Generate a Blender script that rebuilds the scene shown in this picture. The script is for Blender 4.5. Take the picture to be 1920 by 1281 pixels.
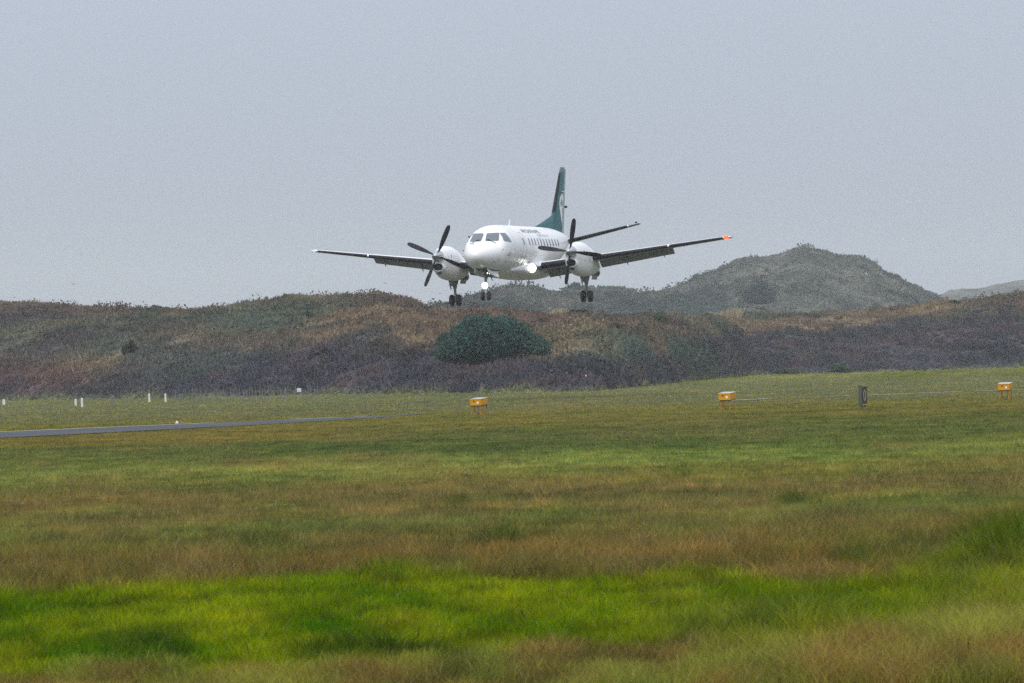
import bpy, bmesh, math, random
import numpy as np
from mathutils import Vector, Matrix

for o in list(bpy.data.objects):
    bpy.data.objects.remove(o)
sc = bpy.context.scene
COL = sc.collection
R = math.radians
rng = np.random.default_rng(7)
random.seed(7)

# ------------------------------------------------------------------ camera
FPX = 200.0 / 36.0 * 1920.0          # focal length in photo pixels
EYE = 1.7
PITCH = math.atan(44.5 / FPX)
ROLL = R(1.6)
cam_d = bpy.data.cameras.new("camera")
cam_d.lens = 200.0
cam_d.sensor_width = 36.0
cam_d.clip_start = 0.5
cam_d.clip_end = 6000.0
cam_d.dof.use_dof = True
cam_d.dof.focus_distance = 270.0
cam_d.dof.aperture_fstop = 20.0
cam = bpy.data.objects.new("camera", cam_d)
COL.objects.link(cam)
cam.matrix_world = (Matrix.Translation((0, 0, EYE)) @ Matrix.Rotation(math.pi / 2 + PITCH, 4, 'X')
                    @ Matrix.Rotation(-ROLL, 4, 'Z'))
sc.camera = cam

# ------------------------------------------------------------------ sky, sun, exposure
w = bpy.data.worlds.new("World")
sc.world = w
w.use_nodes = True
nt = w.node_tree
nt.nodes.clear()
wo = nt.nodes.new("ShaderNodeOutputWorld")
bg = nt.nodes.new("ShaderNodeBackground")
bg.inputs["Strength"].default_value = 0.1
sky = nt.nodes.new("ShaderNodeTexSky")
sky.sky_type = 'NISHITA'
sky.sun_disc = False
SUN_EL, SUN_AZ = 42.0, 203.0
sky.sun_elevation = R(SUN_EL)
sky.sun_rotation = R(SUN_AZ)
sky.dust_density = 6.0
sky.air_density = 1.0
hs = nt.nodes.new("ShaderNodeHueSaturation")
hs.inputs["Saturation"].default_value = 0.15
hs.inputs["Value"].default_value = 1.0
nt.links.new(sky.outputs[0], hs.inputs["Color"])
# the cloud layer: a grey overcast, brighter towards the zenith (a real overcast sky is)
tc = nt.nodes.new("ShaderNodeTexCoord")
sep = nt.nodes.new("ShaderNodeSeparateXYZ")
nt.links.new(tc.outputs["Generated"], sep.inputs[0])
mr = nt.nodes.new("ShaderNodeMapRange")
mr.inputs[1].default_value = 0.0
mr.inputs[2].default_value = 1.0
mr.inputs[3].default_value = 0.0
mr.inputs[4].default_value = 1.0
nt.links.new(sep.outputs["Z"], mr.inputs[0])
ramp = nt.nodes.new("ShaderNodeValToRGB")
e = ramp.color_ramp.elements
e[0].position = 0.0
e[0].color = (4.2, 4.6, 5.45, 1)
e[1].position = 1.0
e[1].color = (15.0, 15.6, 16.6, 1)
e2 = ramp.color_ramp.elements.new(0.07)
e2.color = (5.15, 5.9, 7.0, 1)
nt.links.new(mr.outputs[0], ramp.inputs[0])
mxw = nt.nodes.new("ShaderNodeMixRGB")
mxw.inputs[0].default_value = 0.92
nt.links.new(hs.outputs[0], mxw.inputs[1])
nt.links.new(ramp.outputs[0], mxw.inputs[2])
nt.links.new(mxw.outputs[0], bg.inputs["Color"])
nt.links.new(bg.outputs[0], wo.inputs["Surface"])

sun_d = bpy.data.lights.new("sun", 'SUN')
sun_d.energy = 1.5
sun_d.angle = R(40)
sun_d.color = (1.0, 0.97, 0.93)
sun = bpy.data.objects.new("sun", sun_d)
COL.objects.link(sun)
sd = Vector((math.sin(R(SUN_AZ)) * math.cos(R(SUN_EL)), math.cos(R(SUN_AZ)) * math.cos(R(SUN_EL)), math.sin(R(SUN_EL))))
sun.rotation_euler = sd.to_track_quat('Z', 'Y').to_euler()

sc.view_settings.view_transform = 'Standard'
sc.view_settings.look = 'None'
sc.view_settings.exposure = 0.0
sc.view_settings.gamma = 1.0
sc.render.engine = 'CYCLES'
sc.cycles.max_bounces = 6
sc.cycles.volume_bounces = 1
sc.cycles.use_denoising = False
sc.cycles.sample_clamp_indirect = 6.0


# ------------------------------------------------------------------ helpers
def s2l(c):
    c = np.asarray(c, float) / 255.0
    return np.where(c <= 0.04045, c / 12.92, ((c + 0.055) / 1.055) ** 2.4)


def mat(name, col, rough=0.5, metal=0.0, coat=0.0, spec=0.5, noise=0.0, nscale=8.0, bump=0.0, col2=None, bscale=40.0):
    m = bpy.data.materials.new(name)
    m.use_nodes = True
    n = m.node_tree.nodes
    l = m.node_tree.links
    b = n["Principled BSDF"]
    b.inputs["Base Color"].default_value = (*col, 1)
    b.inputs["Roughness"].default_value = rough
    b.inputs["Metallic"].default_value = metal
    b.inputs["Coat Weight"].default_value = coat
    b.inputs["Coat Roughness"].default_value = 0.08
    b.inputs["Specular IOR Level"].default_value = spec
    if noise > 0 or bump > 0:
        t = n.new("ShaderNodeTexCoord")
        nz = n.new("ShaderNodeTexNoise")
        nz.inputs["Scale"].default_value = nscale
        nz.inputs["Detail"].default_value = 6
        l.new(t.outputs["Object"], nz.inputs["Vector"])
        if noise > 0:
            rp = n.new("ShaderNodeValToRGB")
            rp.color_ramp.elements[0].position = 0.3
            rp.color_ramp.elements[1].position = 0.7
            c2 = col2 if col2 is not None else [c * (1 - noise) for c in col]
            rp.color_ramp.elements[0].color = (*c2, 1)
            rp.color_ramp.elements[1].color = (*col, 1)
            l.new(nz.outputs["Fac"], rp.inputs[0])
            l.new(rp.outputs[0], b.inputs["Base Color"])
        if bump > 0:
            nb = n.new("ShaderNodeTexNoise")
            nb.inputs["Scale"].default_value = bscale
            nb.inputs["Detail"].default_value = 4
            l.new(t.outputs["Object"], nb.inputs["Vector"])
            bp = n.new("ShaderNodeBump")
            bp.inputs["Strength"].default_value = bump
            l.new(nb.outputs["Fac"], bp.inputs["Height"])
            l.new(bp.outputs[0], b.inputs["Normal"])
    return m


def emit(name, col, strength, base=(0.8, 0.8, 0.8)):
    m = bpy.data.materials.new(name)
    m.use_nodes = True
    b = m.node_tree.nodes["Principled BSDF"]
    b.inputs["Base Color"].default_value = (*base, 1)
    b.inputs["Emission Color"].default_value = (*col, 1)
    b.inputs["Emission Strength"].default_value = strength
    return m


def tint_mat(name, rough=0.9, transl=0.0, nscale=0.0, amount=0.35, spec=0.15):
    """Material coloured by the mesh's own 'tint' attribute, broken up by fine noise."""
    m = bpy.data.materials.new(name)
    m.use_nodes = True
    n = m.node_tree.nodes
    l = m.node_tree.links
    b = n["Principled BSDF"]
    b.inputs["Roughness"].default_value = rough
    b.inputs["Specular IOR Level"].default_value = spec
    a = n.new("ShaderNodeVertexColor")
    a.layer_name = "tint"
    src = a.outputs["Color"]
    if nscale > 0:
        t = n.new("ShaderNodeTexCoord")
        nz = n.new("ShaderNodeTexNoise")
        nz.inputs["Scale"].default_value = nscale
        nz.inputs["Detail"].default_value = 8
        l.new(t.outputs["Object"], nz.inputs["Vector"])
        mr_ = n.new("ShaderNodeMapRange")
        mr_.inputs[1].default_value = 0.3
        mr_.inputs[2].default_value = 0.7
        mr_.inputs[3].default_value = 1 - amount
        mr_.inputs[4].default_value = 1 + amount
        l.new(nz.outputs["Fac"], mr_.inputs[0])
        mx = n.new("ShaderNodeVectorMath")
        mx.operation = 'SCALE'
        l.new(src, mx.inputs[0])
        l.new(mr_.outputs[0], mx.inputs["Scale"])
        src = mx.outputs[0]
    l.new(src, b.inputs["Base Color"])
    if transl > 0:
        tr = n.new("ShaderNodeBsdfTranslucent")
        l.new(src, tr.inputs["Color"])
        mix = n.new("ShaderNodeMixShader")
        mix.inputs[0].default_value = transl
        l.new(b.outputs[0], mix.inputs[1])
        l.new(tr.outputs[0], mix.inputs[2])
        l.new(mix.outputs[0], n["Material Output"].inputs["Surface"])
    return m


def obj(name, me, parent=None):
    o = bpy.data.objects.new(name, me)
    COL.objects.link(o)
    if parent is not None:
        o.parent = parent
    return o


def np_mesh(name, verts, faces, material, tint=None, smooth=False):
    """verts (N,3), faces: list of (M,k) int arrays (k fixed in each)."""
    me = bpy.data.meshes.new(name)
    verts = np.asarray(verts, np.float32)
    me.vertices.add(len(verts))
    me.vertices.foreach_set("co", verts.ravel())
    if not isinstance(faces, list):
        faces = [faces]
    loops = np.concatenate([f.ravel() for f in faces]).astype(np.int32)
    tot = np.concatenate([np.full(len(f), f.shape[1], np.int32) for f in faces])
    st = np.concatenate([[0], np.cumsum(tot)[:-1]]).astype(np.int32)
    me.loops.add(len(loops))
    me.loops.foreach_set("vertex_index", loops)
    me.polygons.add(len(tot))
    me.polygons.foreach_set("loop_start", st)
    me.polygons.foreach_set("loop_total", tot)
    if smooth:
        me.polygons.foreach_set("use_smooth", np.ones(len(tot), bool))
    me.update(calc_edges=True)
    me.validate()
    if tint is not None:
        at = me.color_attributes.new("tint", 'FLOAT_COLOR', 'POINT')
        c = np.ones((len(verts), 4), np.float32)
        c[:, :3] = tint
        at.data.foreach_set("color", c.ravel())
    me.materials.append(material)
    return me


class MB:
    """Collects shapes and links them as one mesh object."""

    def __init__(self):
        self.v, self.f, self.mi, self.sm = [], [], [], []

    def add(self, vs, fs, mi=0, smooth=False):
        o = len(self.v)
        self.v += [tuple(v) for v in vs]
        for f in fs:
            self.f.append(tuple(i + o for i in f))
            self.mi.append(mi)
            self.sm.append(smooth)
        return self

    def box(self, c, s, rot=None, mi=0):
        pts = []
        for sx in (-1, 1):
            for sy in (-1, 1):
                for sz in (-1, 1):
                    p = Vector((sx * s[0] / 2, sy * s[1] / 2, sz * s[2] / 2))
                    if rot is not None:
                        p = rot @ p
                    pts.append(p + Vector(c))
        return self.add(pts, [(0, 1, 3, 2), (4, 6, 7, 5), (0, 4, 5, 1), (2, 3, 7, 6), (0, 2, 6, 4), (1, 5, 7, 3)], mi)

    def tube(self, pts, rad, n=8, mi=0, cap=True):
        pts = [Vector(p) for p in pts]
        if not hasattr(rad, '__len__'):
            rad = [rad] * len(pts)
        vs, fs = [], []
        for i, p in enumerate(pts):
            d = (pts[min(i + 1, len(pts) - 1)] - pts[max(i - 1, 0)]).normalized()
            u = d.cross(Vector((0, 0, 1)) if abs(d.z) < 0.9 else Vector((0, 1, 0))).normalized()
            v = d.cross(u)
            for k in range(n):
                a = 2 * math.pi * k / n
                vs.append(p + (u * math.cos(a) + v * math.sin(a)) * rad[i])
        for i in range(len(pts) - 1):
            for k in range(n):
                fs.append((i * n + k, i * n + (k + 1) % n, (i + 1) * n + (k + 1) % n, (i + 1) * n + k))
        if cap:
            fs.append(tuple(range(n))[::-1])
            fs.append(tuple((len(pts) - 1) * n + k for k in range(n)))
        return self.add(vs, fs, mi, True)

    def rings(self, rings, mi=0, smooth=True, cap=True, closed=True):
        n = len(rings[0])
        vs = [p for r in rings for p in r]
        fs = []
        for i in range(len(rings) - 1):
            for k in range(n if closed else n - 1):
                fs.append((i * n + k, i * n + (k + 1) % n, (i + 1) * n + (k + 1) % n, (i + 1) * n + k))
        if cap:
            fs.append(tuple(range(n))[::-1])
            fs.append(tuple((len(rings) - 1) * n + k for k in range(n)))
        return self.add(vs, fs, mi, smooth)

    def lathe(self, prof, c, axis, n=24, mi=0):
        """prof: list of (along, radius)"""
        a = Vector(axis).normalized()
        u = a.cross(Vector((0, 0, 1)) if abs(a.z) < 0.9 else Vector((1, 0, 0))).normalized()
        v = a.cross(u)
        rs = [[Vector(c) + a * h + (u * math.cos(2 * math.pi * k / n) + v * math.sin(2 * math.pi * k / n)) * max(r, 1e-4)
               for k in range(n)] for h, r in prof]
        return self.rings(rs, mi)

    def build(self, name, mats, parent=None, bevel=0.0, sharp=35):
        me = bpy.data.meshes.new(name)
        me.from_pydata([tuple(v) for v in self.v], [], self.f)
        if not isinstance(mats, (list, tuple)):
            mats = [mats]
        for m in mats:
            me.materials.append(m)
        me.polygons.foreach_set("material_index", self.mi)
        me.polygons.foreach_set("use_smooth", self.sm)
        bm = bmesh.new()
        bm.from_mesh(me)
        bmesh.ops.recalc_face_normals(bm, faces=bm.faces)
        if bevel > 0:
            es = [e_ for e_ in bm.edges if len(e_.link_faces) == 2 and e_.calc_face_angle(0) > R(40)]
            bmesh.ops.bevel(bm, geom=es, offset=bevel, segments=2, affect='EDGES', clamp_overlap=True)
        for e_ in bm.edges:
            if len(e_.link_faces) == 2 and e_.calc_face_angle(0) > R(sharp):
                e_.smooth = False
        bm.to_mesh(me)
        bm.free()
        me.update()
        return obj(name, me, parent)


def tag(o, label=None, cat=None, group=None, kind=None):
    if label:
        o['label'] = label
    if cat:
        o['category'] = cat
    if group:
        o['group'] = group
    if kind:
        o['kind'] = kind
    return o


def empty(name, loc, rz=0.0):
    o = bpy.data.objects.new(name, None)
    o.empty_display_size = 0.3
    COL.objects.link(o)
    o.location = loc
    o.rotation_euler = (0, 0, rz)
    return o


def copy_tree(o, parent=None):
    c = o.copy()
    COL.objects.link(c)
    if parent is not None:
        c.parent = parent
    for ch in [x for x in bpy.data.objects if x.parent == o]:
        copy_tree(ch, c)
    return c


# ------------------------------------------------------------------ noise for the land
def _hash(ix, iy, seed):
    h = (ix.astype(np.int64) * 374761393 + iy.astype(np.int64) * 668265263 + seed * 1274126177) & 0xFFFFFFFF
    h = ((h ^ (h >> 13)) * 1274126177) & 0xFFFFFFFF
    h = h ^ (h >> 16)
    return (h & 0xFFFFFF) / float(0xFFFFFF)


def vnoise(x, y, seed=0):
    x = np.asarray(x, float)
    y = np.asarray(y, float)
    x, y = np.broadcast_arrays(x, y)
    ix, iy = np.floor(x), np.floor(y)
    fx, fy = x - ix, y - iy
    fx = fx * fx * (3 - 2 * fx)
    fy = fy * fy * (3 - 2 * fy)
    a = _hash(ix, iy, seed)
    b = _hash(ix + 1, iy, seed)
    c = _hash(ix, iy + 1, seed)
    d = _hash(ix + 1, iy + 1, seed)
    return (a * (1 - fx) + b * fx) * (1 - fy) + (c * (1 - fx) + d * fx) * fy


def fbm(x, y, seed=0, oct=4):
    t, a, s = 0.0, 0.5, 0.0
    for i in range(oct):
        t = t + a * vnoise(np.asarray(x) * 2 ** i, np.asarray(y) * 2 ** i, seed + i * 17)
        s += a
        a *= 0.55
    return t / s


# bearings: u runs across the view in photo pixels per focal length, v is the depression
def u_of(X, Y):
    return 960.0 + FPX * X / Y


def xs(u, Y):
    return (np.asarray(u, float) - 960.0) / FPX * Y


def ray(px, py):
    """direction (dx/dY, dz/dY) through a point of the photograph"""
    a, b = px - 960.0, 640.5 - py
    c, s = math.cos(ROLL), math.sin(ROLL)
    x, y = c * a + s * b, -s * a + c * b
    return x / FPX, (y + 44.5) / FPX


# ------------------------------------------------------------------ the airfield
BANDS_V = [690, 712, 735, 762, 778, 790, 806, 822, 848, 868, 892, 925, 958, 985, 1012, 1050, 1072, 1700]
BANDS_C = [(122, 126, 84), (122, 126, 84), (118, 121, 74), (110, 110, 62), (102, 100, 52), (98, 94, 50), (86, 90, 48), (82, 90, 52),
           (92, 100, 52), (112, 117, 62), (104, 100, 54), (102, 92, 56), (100, 97, 54), (98, 101, 55), (96, 90, 50), (99, 88, 46),
           (100, 87, 44), (100, 86, 42)]
GREEN_U = [-900, 0, 350, 700, 1000, 1300, 1500, 1650, 1750, 1900, 2800]
GREEN_V = [1090, 1083, 1075, 1060, 1091, 1080, 1128, 1112, 1080, 1034, 1020]
CLUMPS = [(480, 1014, 45, 11), (725, 1078, 50, 14), (935, 1018, 40, 10), (1590, 1085, 40, 11), (1470, 1203, 90, 22),
          (1860, 1068, 90, 28), (240, 1208, 90, 16), (640, 1225, 120, 12), (1275, 894, 14, 12), (1480, 955, 60, 6), (92, 777, 10, 2), (845, 942, 18, 7)]
BAND_A = np.stack([s2l(c) for c in BANDS_C])


def field_props(X, Y):
    """albedo-like colour, grass height and dryness of the airfield at (X, Y)"""
    Y = np.maximum(Y, 9.0)
    u = u_of(X, Y)
    v = 685.0 + FPX * EYE / Y
    amp = np.clip((v - 740) / 300, 0.05, 1.0)
    vv = v + amp * 55 * (fbm(u / 420, v / 60, 3, 4) - 0.5) + amp * 18 * (fbm(u / 60, v / 14, 9, 3) - 0.5) + (u - 960) * 0.006 * amp
    col = np.stack([np.interp(vv, BANDS_V, BAND_A[:, k]) for k in range(3)], -1)
    # ochre strip along the runway on the left
    wo_ = np.clip((760 - u) / 250, 0, 1) * np.exp(-((vv - 803) / 14) ** 2)
    col = col * (1 - wo_[..., None]) + s2l((106, 95, 50)) * wo_[..., None]
    # mown strip: dark green left of the middle, light right of it
    wl = np.clip((u - 500) / 500, 0, 1) * np.clip((1700 - u) / 400, 0, 1) * np.exp(-((vv - 862) / 15) ** 2)
    col = col * (1 - 0.7 * wl[..., None]) + s2l((118, 126, 66)) * 0.7 * wl[..., None]
    wl = np.exp(-((vv - 833) / 13) ** 2) * np.clip(fbm(u / 500, v / 40, 71, 2) * 2 - 0.3, 0, 1)
    col = col * (1 - wl[..., None]) + s2l((72, 84, 46)) * wl[..., None]
    # reddish and greenish patches
    p = fbm(u / 170, v / 26, 21, 4)
    far = np.clip((v - 770) / 120, 0.15, 1)
    a = (np.clip((p - 0.52) * 5, 0, 1) * 0.6 * far)[..., None]
    col = col * (1 - a) + s2l((104, 89, 56)) * a
    a = (np.clip((0.45 - p) * 5, 0, 1) * 0.5 * far)[..., None]
    col = col * (1 - a) + s2l((96, 104, 50)) * a
    # the lush strip in front
    edge = np.interp(u, GREEN_U, GREEN_V) + 14 * (fbm(u / 70, v / 50, 31, 3) - 0.5)
    g = np.clip((v - edge) / 10, 0, 1)
    q = fbm(u / 150, v / 45, 41, 4)
    q2 = fbm(u / 300, v / 70, 43, 3)
    gc = s2l((93, 110, 5)) + (q[..., None] - 0.5) * 2.2 * (s2l((108, 118, 12)) - s2l((62, 94, 4)))
    yel = np.clip((edge + 40 - v) / 40, 0, 1)[..., None]
    gc = gc * (1 - 0.35 * yel) + s2l((118, 122, 6)) * 0.35 * yel
    # back to brown towards the camera, sooner on the right
    out = np.interp(u, [-900, 0, 500, 900, 1400, 1920, 2800], [1248, 1246, 1240, 1212, 1215, 1185, 1160]) + 90 * (q - 0.5)
    bo = np.clip((v - out) / 35, 0, 1)[..., None]
    q3 = np.clip((fbm(u / 110, v / 30, 47, 3) - 0.36) * 4, 0, 1)[..., None]
    bc = s2l((112, 96, 46)) * (1 - q3) + s2l((114, 118, 44)) * q3
    half = (np.clip((u - 1150) / 350, 0, 1) * np.clip((q2 - 0.35) * 3, 0, 1) * 0.55)[..., None]
    gc = gc * (1 - half) + s2l((112, 104, 50)) * half
    gc = gc * (1 - bo) + bc * bo
    col = col * (1 - g[..., None]) + gc * g[..., None]
    lush = np.clip((u - 1180) / 350, 0, 1)
    hgt = np.interp(vv, [690, 800, 900, 990, 1040, 1300], [0.036, 0.042, 0.07, 0.085, 0.12, 0.12]) * (0.75 + 0.5 * p)
    hgt = hgt * (1 - g) + g * (0.05 + 0.03 * q + 0.07 * lush * (0.4 + q2) + 0.035 * bo[..., 0])
    dry = np.clip(0.35 + (p - 0.45) * 1.5, 0.05, 0.8) * (1 - g) + g * (0.04 + 0.35 * bo[..., 0] + 0.25 * half[..., 0])
    for cu, cv, ru, rv in CLUMPS:
        d = np.exp(-(((u - cu) / ru) ** 2 + ((v - cv) / rv) ** 2) ** 1.5)
        d = d * np.clip(fbm(u / 18, v / 7, 51, 3) * 2.2 - 0.3, 0, 1)
        dk = s2l((54, 78, 22))
        col = col * (1 - 0.8 * d[..., None]) + dk * 0.8 * d[..., None]
        hgt = hgt + d * 0.10
        dry = dry * (1 - d)
    # beyond the tall blades: turf toned down, the blades' own shade put into its colour
    fr_ = np.clip((746 - v) / 14, 0, 1)[..., None]
    col = col * (1 - fr_) + (s2l((110, 114, 62)) + (p[..., None] - 0.5) * 0.14) * fr_
    # clumps and hollows the size of tussocks
    cl = fbm(X * 1.1, Y * 0.55, 91, 3)
    cl2 = fbm(X * 3.1, Y * 1.3, 95, 2)
    cl3 = fbm(X * 5.5, Y * 1.1, 97, 3)
    cl4 = fbm(X * 0.5, Y * 0.22, 99, 3)
    br = 1 + 0.7 * (cl - 0.5) + 0.8 * (cl2 - 0.5) + 1.1 * (cl3 - 0.5) + 0.6 * (cl4 - 0.5)
    col = col * np.clip(br, 0.35, 1.8)[..., None]
    hu = ((cl4 - 0.5) * 0.35 + (cl2 - 0.5) * 0.35)[..., None] * (1 - 0.5 * g[..., None])
    col = col * np.concatenate([1 + hu, 1 - 0.25 * hu, 1 - 0.3 * hu], -1)
    hgt = hgt * (0.45 + 0.7 * cl + 0.5 * cl3)
    # the tall bank of grass on the right
    tall = np.clip((u - 1770) / 70, 0, 1) * np.exp(-((v - 1075) / 40) ** 2)
    hgt = hgt + 0.16 * tall
    col = col * (1 - 0.13 * g)[..., None]
    col = col * (np.array([0.95, 0.95, 0.78]) + np.array([0.05, 0.05, 0.22]) * g[..., None])
    return col, hgt, dry


GK = 1.0      # ground colour to albedo


def ground_z(X, Y):
    return 0.035 * (fbm(X / 3.0, Y / 3.0, 61, 3) - 0.5) * np.clip(1 - np.abs(Y - 40) / 60, 0, 1)


# ground sheet: finest near the camera, one sheet out past the last hill
rows = np.concatenate([np.linspace(-30, 18, 8), np.geomspace(20, 420, 520), np.geomspace(440, 3260, 40)])
cols = np.concatenate([np.linspace(-5.0, -0.26, 14), np.linspace(-0.25, 0.25, 400), np.linspace(0.26, 5.0, 14)])
Yg, Ug = np.meshgrid(rows, cols, indexing='ij')
Xg = np.clip(Ug * np.maximum(Yg, 25), -1180, 1180)
Cg, Hg, Dg = field_props(Xg, Yg)
Zg = ground_z(Xg, Yg)
nr, nc = Yg.shape
ii = np.arange(nr * nc).reshape(nr, nc)
qf = np.stack([ii[:-1, :-1], ii[:-1, 1:], ii[1:, 1:], ii[1:, :-1]], -1).reshape(-1, 4)
m_ground = tint_mat("airfield_turf", 1.0, 0, 9.0, 0.5, 0.0)
wb = np.clip((Yg - 205) / 25, 0, 1) * np.clip((470 - Yg) / 60, 0, 1)
Cg = Cg * (1 - 0.8 * wb[..., None]) + s2l((80, 82, 80)) * 0.8 * wb[..., None]  # ground greyed here so light bounced onto the airplane's belly stays neutral
g_me = np_mesh("ground", np.stack([Xg, Yg, Zg], -1).reshape(-1, 3), qf, m_ground, Cg.reshape(-1, 3) * GK, True)
tag(obj("ground", g_me), kind='structure')

# runway: a strip of grey asphalt with a broken white line along its far edge
m_asph = mat("asphalt", (0.060, 0.068, 0.080), 0.8, noise=0.45, nscale=0.35, bump=0.2, spec=0.25)
m_white = mat("road_paint", (0.46, 0.47, 0.47), 0.7, noise=0.35, nscale=1.2)
far = [(-46, 143), (-24, 171), (-16.5, 183), (-12.8, 190), (-8.9, 198), (-5.0, 204.6), (3, 219), (10.2, 235.5), (16.8, 243.5), (45, 276)]
near = [(-46, 106), (-24, 145), (-14.8, 164), (-11.7, 173), (-8.2, 183), (-4.8, 197), (-2.9, 209.5)]


def strip(name, A, B, z, m, sub=6):
    vs = []
    for i in range(len(A) - 1):
        for k in range(sub):
            t = k / sub
            vs.append((*(np.array(A[i]) * (1 - t) + np.array(A[i + 1]) * t), z))
            vs.append((*(np.array(B[i]) * (1 - t) + np.array(B[i + 1]) * t), z))
    vs.append((*A[-1], z))
    vs.append((*B[-1], z))
    mb = MB()
    mb.add(vs, [(2 * i, 2 * i + 1, 2 * i + 3, 2 * i + 2) for i in range(len(vs) // 2 - 1)])
    return mb.build(name, m)


tag(strip("runway", far[:6] + [(-2.8, 210.3)], near, 0.02, m_asph), kind='structure')
ln = MB()
FP = np.array(far)
dst = np.concatenate([[0], np.cumsum(np.hypot(*np.diff(FP, axis=0).T))])


def along(d, off):
    x = np.interp(d, dst, FP[:, 0])
    y = np.interp(d, dst, FP[:, 1])
    x2 = np.interp(d + 1, dst, FP[:, 0])
    y2 = np.interp(d + 1, dst, FP[:, 1])
    t = np.array([x2 - x, y2 - y])
    t /= np.hypot(*t)
    return np.array([x, y]) + off * np.array([t[1], -t[0]])


def near_d(x):
    return np.interp(x, FP[:, 0], dst)


for a_, b_, wd in [(-40, -10.6, 0.5), (-8.0, -6.4, 0.5), (-5.9, -5.5, 0.5), (7.8, 10.3, 0.6), (13.0, 14.0, 0.4), (14.6, 18.9, 0.75), (20.0, 26.0, 0.6)]:
    d0, d1 = near_d(a_), near_d(b_)
    N = max(2, int((d1 - d0) / 2))
    vs = []
    for i in range(N + 1):
        d = d0 + (d1 - d0) * i / N
        vs.append((*along(d, 0.05), 0.026))
        vs.append((*along(d, 0.05 + wd), 0.026))
    ln.add(vs, [(2 * i, 2 * i + 1, 2 * i + 3, 2 * i + 2) for i in range(N)])
tag(ln.build("runway_line", m_white), kind='structure')


def on_runway(X, Y):
    fx = np.interp(X, FP[:, 0], FP[:, 1])
    NP_ = np.array(near)
    nx = np.interp(X, NP_[:, 0], NP_[:, 1])
    return (Y < fx) & (Y > nx) & (X < -2.6)


# grass blades of the airfield (nobody could count them)
def make_blades(N, y0, y1, mode, wide, seg2, scale=1.0, seed=1):
    r = np.random.default_rng(seed)
    if mode == 'scr':
        Y = 1.0 / (1.0 / y0 + r.random(N) * (1.0 / y1 - 1.0 / y0))
    else:
        Y = y0 * (y1 / y0) ** r.random(N)
    X = (r.random(N) * 2 - 1) * (0.100 * Y + 2.8)
    keep = ~on_runway(X, Y)
    X, Y = X[keep], Y[keep]
    N = len(X)
    col, hg, dry = field_props(X, Y)
    Z = ground_z(X, Y)
    h = hg * (0.55 + 0.9 * r.random(N)) * scale
    wd = np.maximum(0.0035 + 0.003 * r.random(N), 0.62 * Y / (FPX * 1024 / 1920)) * wide
    az = r.random(N) * 2 * np.pi
    lean = (0.2 + 1.0 * r.random(N) ** 1.3) * h
    la = r.random(N) * 2 * np.pi
    d = np.stack([np.cos(az) * wd / 2, np.sin(az) * wd / 2, np.zeros(N)], -1)
    lv = np.stack([np.cos(la) * lean, np.sin(la) * lean, np.zeros(N)], -1)
    root = np.stack([X, Y, Z - 0.005], -1)
    up = np.zeros((N, 3))
    up[:, 2] = h
    # colour: the patch colour with a natural spread, some straw-dry blades
    k = 0.72 + 0.6 * r.random(N)[:, None]
    c = col * k
    isdry = r.random(N) < dry * 0.55
    straw = s2l((138, 127, 82)) * (0.45 + 0.65 * r.random(N)[:, None])
    c = np.where(isdry[:, None], straw * 0.55 + c * 0.45, c)
    hue = (r.random(N)[:, None] - 0.5) * 0.22
    c = c * np.concatenate([1 + hue, 1 - hue * 0.3, 1 - hue], 1)
    if seg2:
        p0, p1 = root - d, root + d
        mid = root + up * 0.55 + lv * 0.3
        p2, p3 = mid - d * 0.75, mid + d * 0.75
        p4 = root + up * 0.95 + lv
        V = np.stack([p0, p1, p2, p3, p4], 1).reshape(-1, 3)
        b = np.arange(N)[:, None] * 5
        F = [b + np.array([[0, 1, 3, 2]]), b + np.array([[2, 3, 4]])]
        C = np.repeat(c[:, None], 5, 1).reshape(-1, 3)
    else:
        V = np.stack([root - d, root + d, root + up * 0.95 + lv], 1).reshape(-1, 3)
        F = [np.arange(N * 3).reshape(-1, 3)]
        C = np.repeat(c[:, None], 3, 1).reshape(-1, 3)
    return V, F, C * GK * BK


BK = 1.3     # blades shade each other, so they are a little paler than the turf looks
m_grass = tint_mat("grass_blades", 0.9, 0.25, 0, 0, 0.06)


def blades_obj(name, *a, **k):
    V, F, C = make_blades(*a, **k)
    o = obj(name, np_mesh(name, V, F, m_grass, C))
    return tag(o, kind='stuff')


blades_obj("grass", 560000, 28.0, 62.0, 'scr', 1.0, True, seed=11)
blades_obj("grass", 400000, 58.0, 200.0, 'log', 1.0, False, 1.0, seed=12)
blades_obj("grass", 270000, 190.0, 570.0, 'log', 1.6, False, 1.15, seed=13)

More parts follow.
